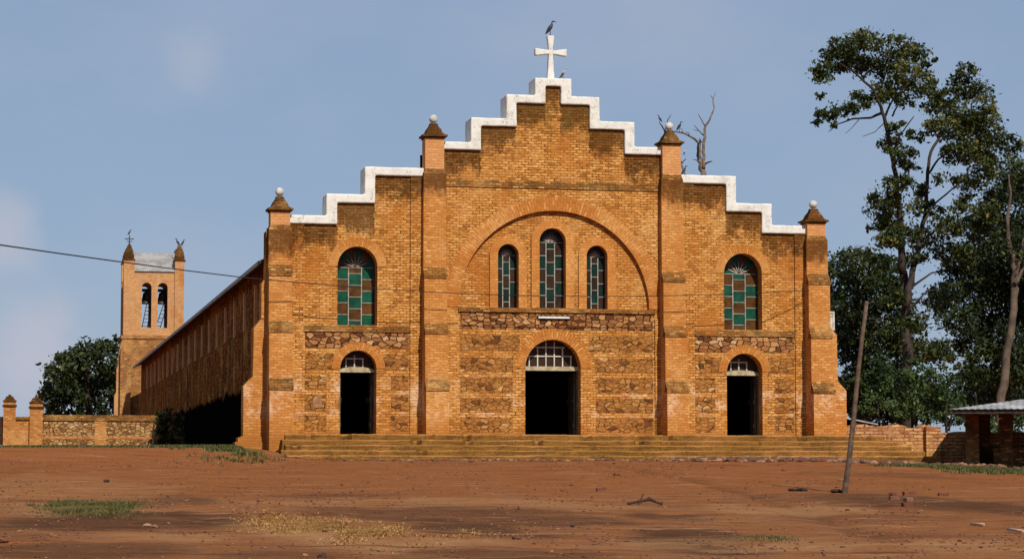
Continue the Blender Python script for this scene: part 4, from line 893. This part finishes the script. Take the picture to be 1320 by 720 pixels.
# ------------------------------------------------------------------ birds
def bird(base, h, lab, tilt=.35, face=1, mat=PLUME, crouch=False, grp='birds perched on the church and dead trees'):
    r_ = empty('bird', base, label=lab, cat='bird', group=grp)
    f = face; q = lambda x, z, y=0: Vector(base)+Vector((x*f*h, y*h, z*h))
    o = MB(); o.tube([q(-.30, .10), q(-.22, .20), q(-.10, .38), q(.02, .55), q(.10, .70), q(.10, .80), q(.13, .88), q(.19, .91), q(.27, .89), q(.38, .85)],
                     [.010*h, .06*h, .115*h, .125*h, .075*h, .04*h, .045*h, .05*h, .03*h, .006*h], 10); o.build('body', mat, r_)
    o = MB()
    for s in (-1, 1): o.tube([q(-.02, .40, s*.05), q(.0, .2, s*.05), q(-.01, 0, s*.05)], .012*h, 5); o.tube([q(-.03, .008, s*.05), q(.07, .008, s*.05)], .010*h, 4)
    o.build('legs', IRON, r_)
    o = MB()
    for s in (-1, 1): o.tube([q(.05, .62, s*.09), q(-.05, .45, s*.12), q(-.18, .26, s*.09), q(-.30, .12, s*.03)], [.02*h, .075*h, .055*h, .01*h], 7, flat=.4)
    o.build('wings', PLUME, r_)
bird((0.0, .33, 12.42), .52, 'dark bird perched on the very top of the church cross', face=1)
bird((.40, .30, 11.03), .44, 'grey and white bird standing on the gable top right of the cross', face=1, mat=PLUMEW)
p = at(*dl(198, 276), YX-1.9); bird(p, .5, 'dark bird on the long side branch of the dead tree', face=1)
p = at(*dl(58, 212), 33.6); bird(p, .38, 'small dark bird on the twigs left of the pinnacle ball', face=-1)
p = at(*dl(236, 445), YX2+.1); bird(p, .3, 'small grey bird on the thin dead sapling', face=1, mat=PLUMEW)
bird((4.30, .3, 8.12), .36, 'dark bird standing on the white coping beside the inner right pinnacle', face=1)
xr_ = (pr+tr)/2
bird((xr_-.12, TY+.33, z_pier+.95), .55, 'dark bird on the right tower pinnacle, the left one of the pair', grp='birds on the bell tower', face=-1); bird((xr_+.20, TY+.33, z_pier+.95), .5, 'dark bird on the right tower pinnacle, the right one of the pair', grp='birds on the bell tower', face=1)
bird((x0:=(tl+pl)/2, TY+.33, z_pier+1.58), .42, 'dark bird on the iron cross of the left tower pinnacle', grp='birds on the bell tower', face=1)
# ------------------------------------------------------------------ grass, straw, gravel, rubble
def tufts(name, spots, n, h, mat, seed, wid=.012, lay=0.):
    rnd = random.Random(seed); V, F, T = [], [], []
    for _ in range(n):
        c, rx, ry = rnd.choices([s[:3] for s in spots], [s[3] for s in spots])[0]
        x, y = c.x+rnd.gauss(0, rx*.5), c.y+rnd.gauss(0, ry*.5)
        if noise.noise(Vector((x*1.3, y*1.0, seed))) < -.12: continue
        if -9.7 < x < 11.3 and y > -2.45: continue
        z = gz(x, y); t = rnd.random()
        for k in range(4):
            a = rnd.uniform(0, 6.28); hh = h*rnd.uniform(.4, 1.2); lx, ly = rnd.gauss(0, hh*(.45+lay)), rnd.gauss(0, hh*(.45+lay)); b = len(V); w = wid*rnd.uniform(.7, 1.5)
            ox, oy = rnd.gauss(0, .05), rnd.gauss(0, .05)
            V += [(x+ox-w*cos(a), y+oy-w*sin(a), z-.02), (x+ox+w*cos(a), y+oy+w*sin(a), z-.02), (x+ox+lx, y+oy+ly, z+hh)]; F.append((b, b+1, b+2)); T.append(min(1, max(0, t+rnd.gauss(0, .2))))
    me = bpy.data.meshes.new(name); me.from_pydata(V, [], F); me.materials.append(mat)
    a_ = me.attributes.new('tint', 'FLOAT', 'FACE'); a_.data.foreach_set('value', T); return me
def gs(px, py, rx, ry, w): return (G(px, py), rx, ry, w)
link('grass_patch', tufts('grass_patch', [gs(118, 652, .72, 2.6, 1.)], 2000, .045, GRASS, 5), label='worn green grass patch in the dirt at lower left', cat='grass', kind='stuff')
link('grass_verge', tufts('grass_verge', [(Vector((-13.2, 33.5, 0)), 5, 6, 1.2), (Vector((-10.3, 14, 0)), 1.5, 13, 1.3), (Vector((-9.9, 0, 0)), 1.5, 4, .8), (Vector((-14.5, 37, 0)), 5, 1.0, 1.2), (Vector((-9.4, -1.6, 0)), 1.2, 1.2, .35)], 9000, .10, GRASS, 6, .026), label='strip of green grass along the foot of the yard wall and nave', cat='grass', kind='stuff')
link('grass_bank', tufts('grass_bank', [gs(1150, 597, 1.3, 1.2, .6), gs(1215, 602, 1.4, 1.6, 1.), gs(1275, 606, 1.4, 1.6, 1.), gs(1320, 610, 1.4, 1.6, 1.)], 4600, .09, GRASS, 7, .018), label='rough grass bank in front of the open shelter', cat='grass', kind='stuff')
link('grass_tuft', tufts('grass_tuft', [gs(990, 694, .3, .6, 1.)], 90, .03, GRASS, 8), label='small faint green tuft in the dirt at lower right', cat='grass', kind='stuff')
link('dry_straw', tufts('dry_straw', [gs(385, 676, .62, 3.0, 1.), gs(450, 682, .62, 2.4, .9), gs(420, 680, .5, 2.4, .8), gs(560, 686, .9, 1.2,     .12)], 9000, .025, STRAW, 9, .014, 1.6), label='flattened heap of dry yellow straw on the dirt', cat='straw', kind='stuff')
rnd = random.Random(17); o = MB()
for _ in range(9500):
    px, py = rnd.uniform(-20, 1340), 594+126*rnd.random()**1.5
    if noise.fractal(Vector((px*.010, py*.035, 2)), .9, 2., 3) < rnd.uniform(-.25, .3): continue
    c = G(px, py) if False else None
    d = ray(px, py); t = (-.8+SL*2.7-CAM.z+SL*CAM.y)/(d.z-SL*d.y) if abs(d.z-SL*d.y) > 1e-6 else 40; p = CAM+d*t
    if p.y > -2.8 and p.x < 12: continue
    r = rnd.uniform(.006, .013)*(1+(p-CAM).length/60)*(1.9 if rnd.random() < .04 else 1)
    o.rock((p.x, p.y, gz(p.x, p.y)+r*.2), r, rnd.choice([0, 0, 0, 1, 0, 2]))
o.build('gravel', [CLAY, STONEG, simple('dark_grit', (.07, .03, .018))], label='fine loose gravel scattered over the red dirt', cat='gravel', kind='stuff')
o = MB()
for _ in range(1000):
    x = rnd.triangular(-8.6, 14.5, 8.0); y = -2.74-abs(rnd.gauss(0, .16+.4*sstep(1, 6, x)))-max(0, (x-8))*.16*rnd.uniform(.6, 1.2)
    r = rnd.uniform(.04, .13)*(1.3 if x > 3 else .75); o.rock((x, y, gz(x, y)+r*.15+max(0, .10*(y+3.2))*sstep(1, 6, x)), r, rnd.choice([0, 1, 1, 2, 2]), .6)
o.build('rubble', [CLAY, STONEG, simple('dirty_stone', (.13, .07, .045))], label='broken stone and brick rubble along the foot of the church steps', cat='rubble', kind='stuff')
# single bricks, stones and sticks
def zz5(x, y): return 880+x/3, 540+y/3
def zz4(x, y): return 440+x/3, 560+y/3
def zz3(x, y): return x/3, 560+y/3
def brick_thing(pxy, rz, lab, size=(.24, .13, .10), mat=CLAY, name='loose_brick', cat='brick'):
    p = G(*pxy); sx, sy, sz = [q*k for q, k in zip(size, (.72, .8, .55))]; o = MB(); ca, sa = cos(rz), sin(rz); V = []
    for z in (-.02, sz):
        for x, y in ((-sx, -sy), (sx, -sy), (sx, sy), (-sx, sy)):
            jx, jy = x/2*random.uniform(.82, 1.05), y/2*random.uniform(.82, 1.05); V.append((p.x+jx*ca-jy*sa, p.y+jx*sa+jy*ca, p.z+z*random.uniform(.85, 1.1)))
    o.hexa(V); o.build(name, mat, bevel=.012, label=lab, cat=cat)
brick_thing(zz5(875, 294), .1, 'dark brick lying nearest the pole in the row of loose bricks', (.34, .16, .13), CLAY)
brick_thing(zz5(812, 298), .5, 'dark brick chunk closest to the leaning pole on its right', (.18, .14, .13), CLAY)
brick_thing(zz5(819, 313), -.2, 'paler faded brick just in front of the dark chunk by the pole', (.26, .14, .12), OLDBRICK)
brick_thing(zz5(873, 316), .3, 'faded brick in front of the dark flat brick right of the pole', (.22, .15, .12), OLDBRICK)
brick_thing(zz5(869, 338), 0., 'reddish brick nearest the camera of those right of the pole', (.25, .14, .11), CLAY)
brick_thing(zz5(1007, 296), 0., 'lone dark brick farthest to the right of the pole', (.28, .15, .11), CLAY)
brick_thing(zz4(1005, 217), .1, 'single brick on open dirt below the right part of the steps', (.27, .14, .11), CLAY)
def stone(pxy, r, lab, mat=STONEG, n=1, name='stone'):
    r *= .62; p = G(*pxy); o = MB(); o.rock((p.x, p.y, p.z+r*.25), r, 0, .6)
    for k in range(n-1): o.rock((p.x+random.uniform(-1.6, 1.6)*r, p.y+random.uniform(-1, 1)*r, p.z+r*.1), r*.6, 0, .6)
    o.build(name, mat, label=lab, cat='stone')
stone(zz5(392, 199), .13, 'dark stone on the dirt left of the pole, near the rubble', CLAY)
stone(zz4(1062, 157), .14, 'reddish stone halfway between the steps and the twig', CLAY)
stone(zz4(503, 105), .14, 'dark red stone at the foot of the steps below the left buttress', CLAY)
stone(zz4(677, 404), .10, 'small dark stone in the centre foreground dirt', CLAY)
stone(zz4(895, 357), .07, 'tiny black stone in the dark earth right of centre', STICK)
stone(zz3(10, 416), .13, 'reddish stone at the extreme left edge of the foreground', CLAY)
stone(zz3(411, 183), .12, 'dark stone on the dirt above the green grass patch', STICK)
stone(zz3(568, 357), .09, 'pale pebble on dark earth right of the grass patch, left one of two', STONEG)
stone(zz3(596, 359), .08, 'pale pebble on dark earth right of the grass patch, right one of two', STONEG)
stone(zz3(1245, 477), .10, 'dark stone at the bottom edge below the straw heap', STICK)
stone(zz5(612, 238), .12, 'pale stone beside the lower part of the leaning pole', STONEG)
def clod(pxy, lab):
    p = G(*pxy); o = MB()
    for k in range(7): o.rock((p.x+random.uniform(-.16, .16), p.y+random.uniform(-.1, .1), p.z+.03), random.uniform(.05, .09), 0, .6)
    o.build('earth_clod', STICK, label=lab, cat='clod')
clod(zz5(603, 284), 'dark clod heaped against the foot of the leaning pole'); clod(zz5(442, 278), 'dark clump of debris on the dirt well left of the pole')
def stick(pts, r, lab, mat, name='stick', twigs=()):
    P_ = [G(*q)+Vector((0, 0, .02+h)) for *q, h in pts]; o = MB(); o.tube(P_, r, 6)
    for tw in twigs: o.tube([G(*q)+Vector((0, 0, .02+h)) for *q, h in tw], r*.6, 5)
    o.build(name, mat, label=lab, cat='stick')
stick([(*zz4(1108, 271), 0), (*zz4(1150, 269), .03), (*zz4(1195, 268), .05), (*zz4(1240, 273), 0)], .02, 'dark forked twig lying on the open dirt right of centre', STICK, 'twig', [[(*zz4(1150, 270), 0), (*zz4(1168, 268), .14)], [(*zz4(1160, 270), .02), (*zz4(1190, 270), .10), (*zz4(1215, 270), .03)]])
stick([(*zz5(1115, 410), 0), (*zz5(1165, 416), .01)], .017, 'short bleached stick on the dirt at lower right', PALESTICK)
stick([(*zz5(1257, 437), .02), (*zz5(1318, 441), .01)], .018, 'longer bleached stick at the right edge of the foreground', PALESTICK)
bpy.context.view_layer.update()
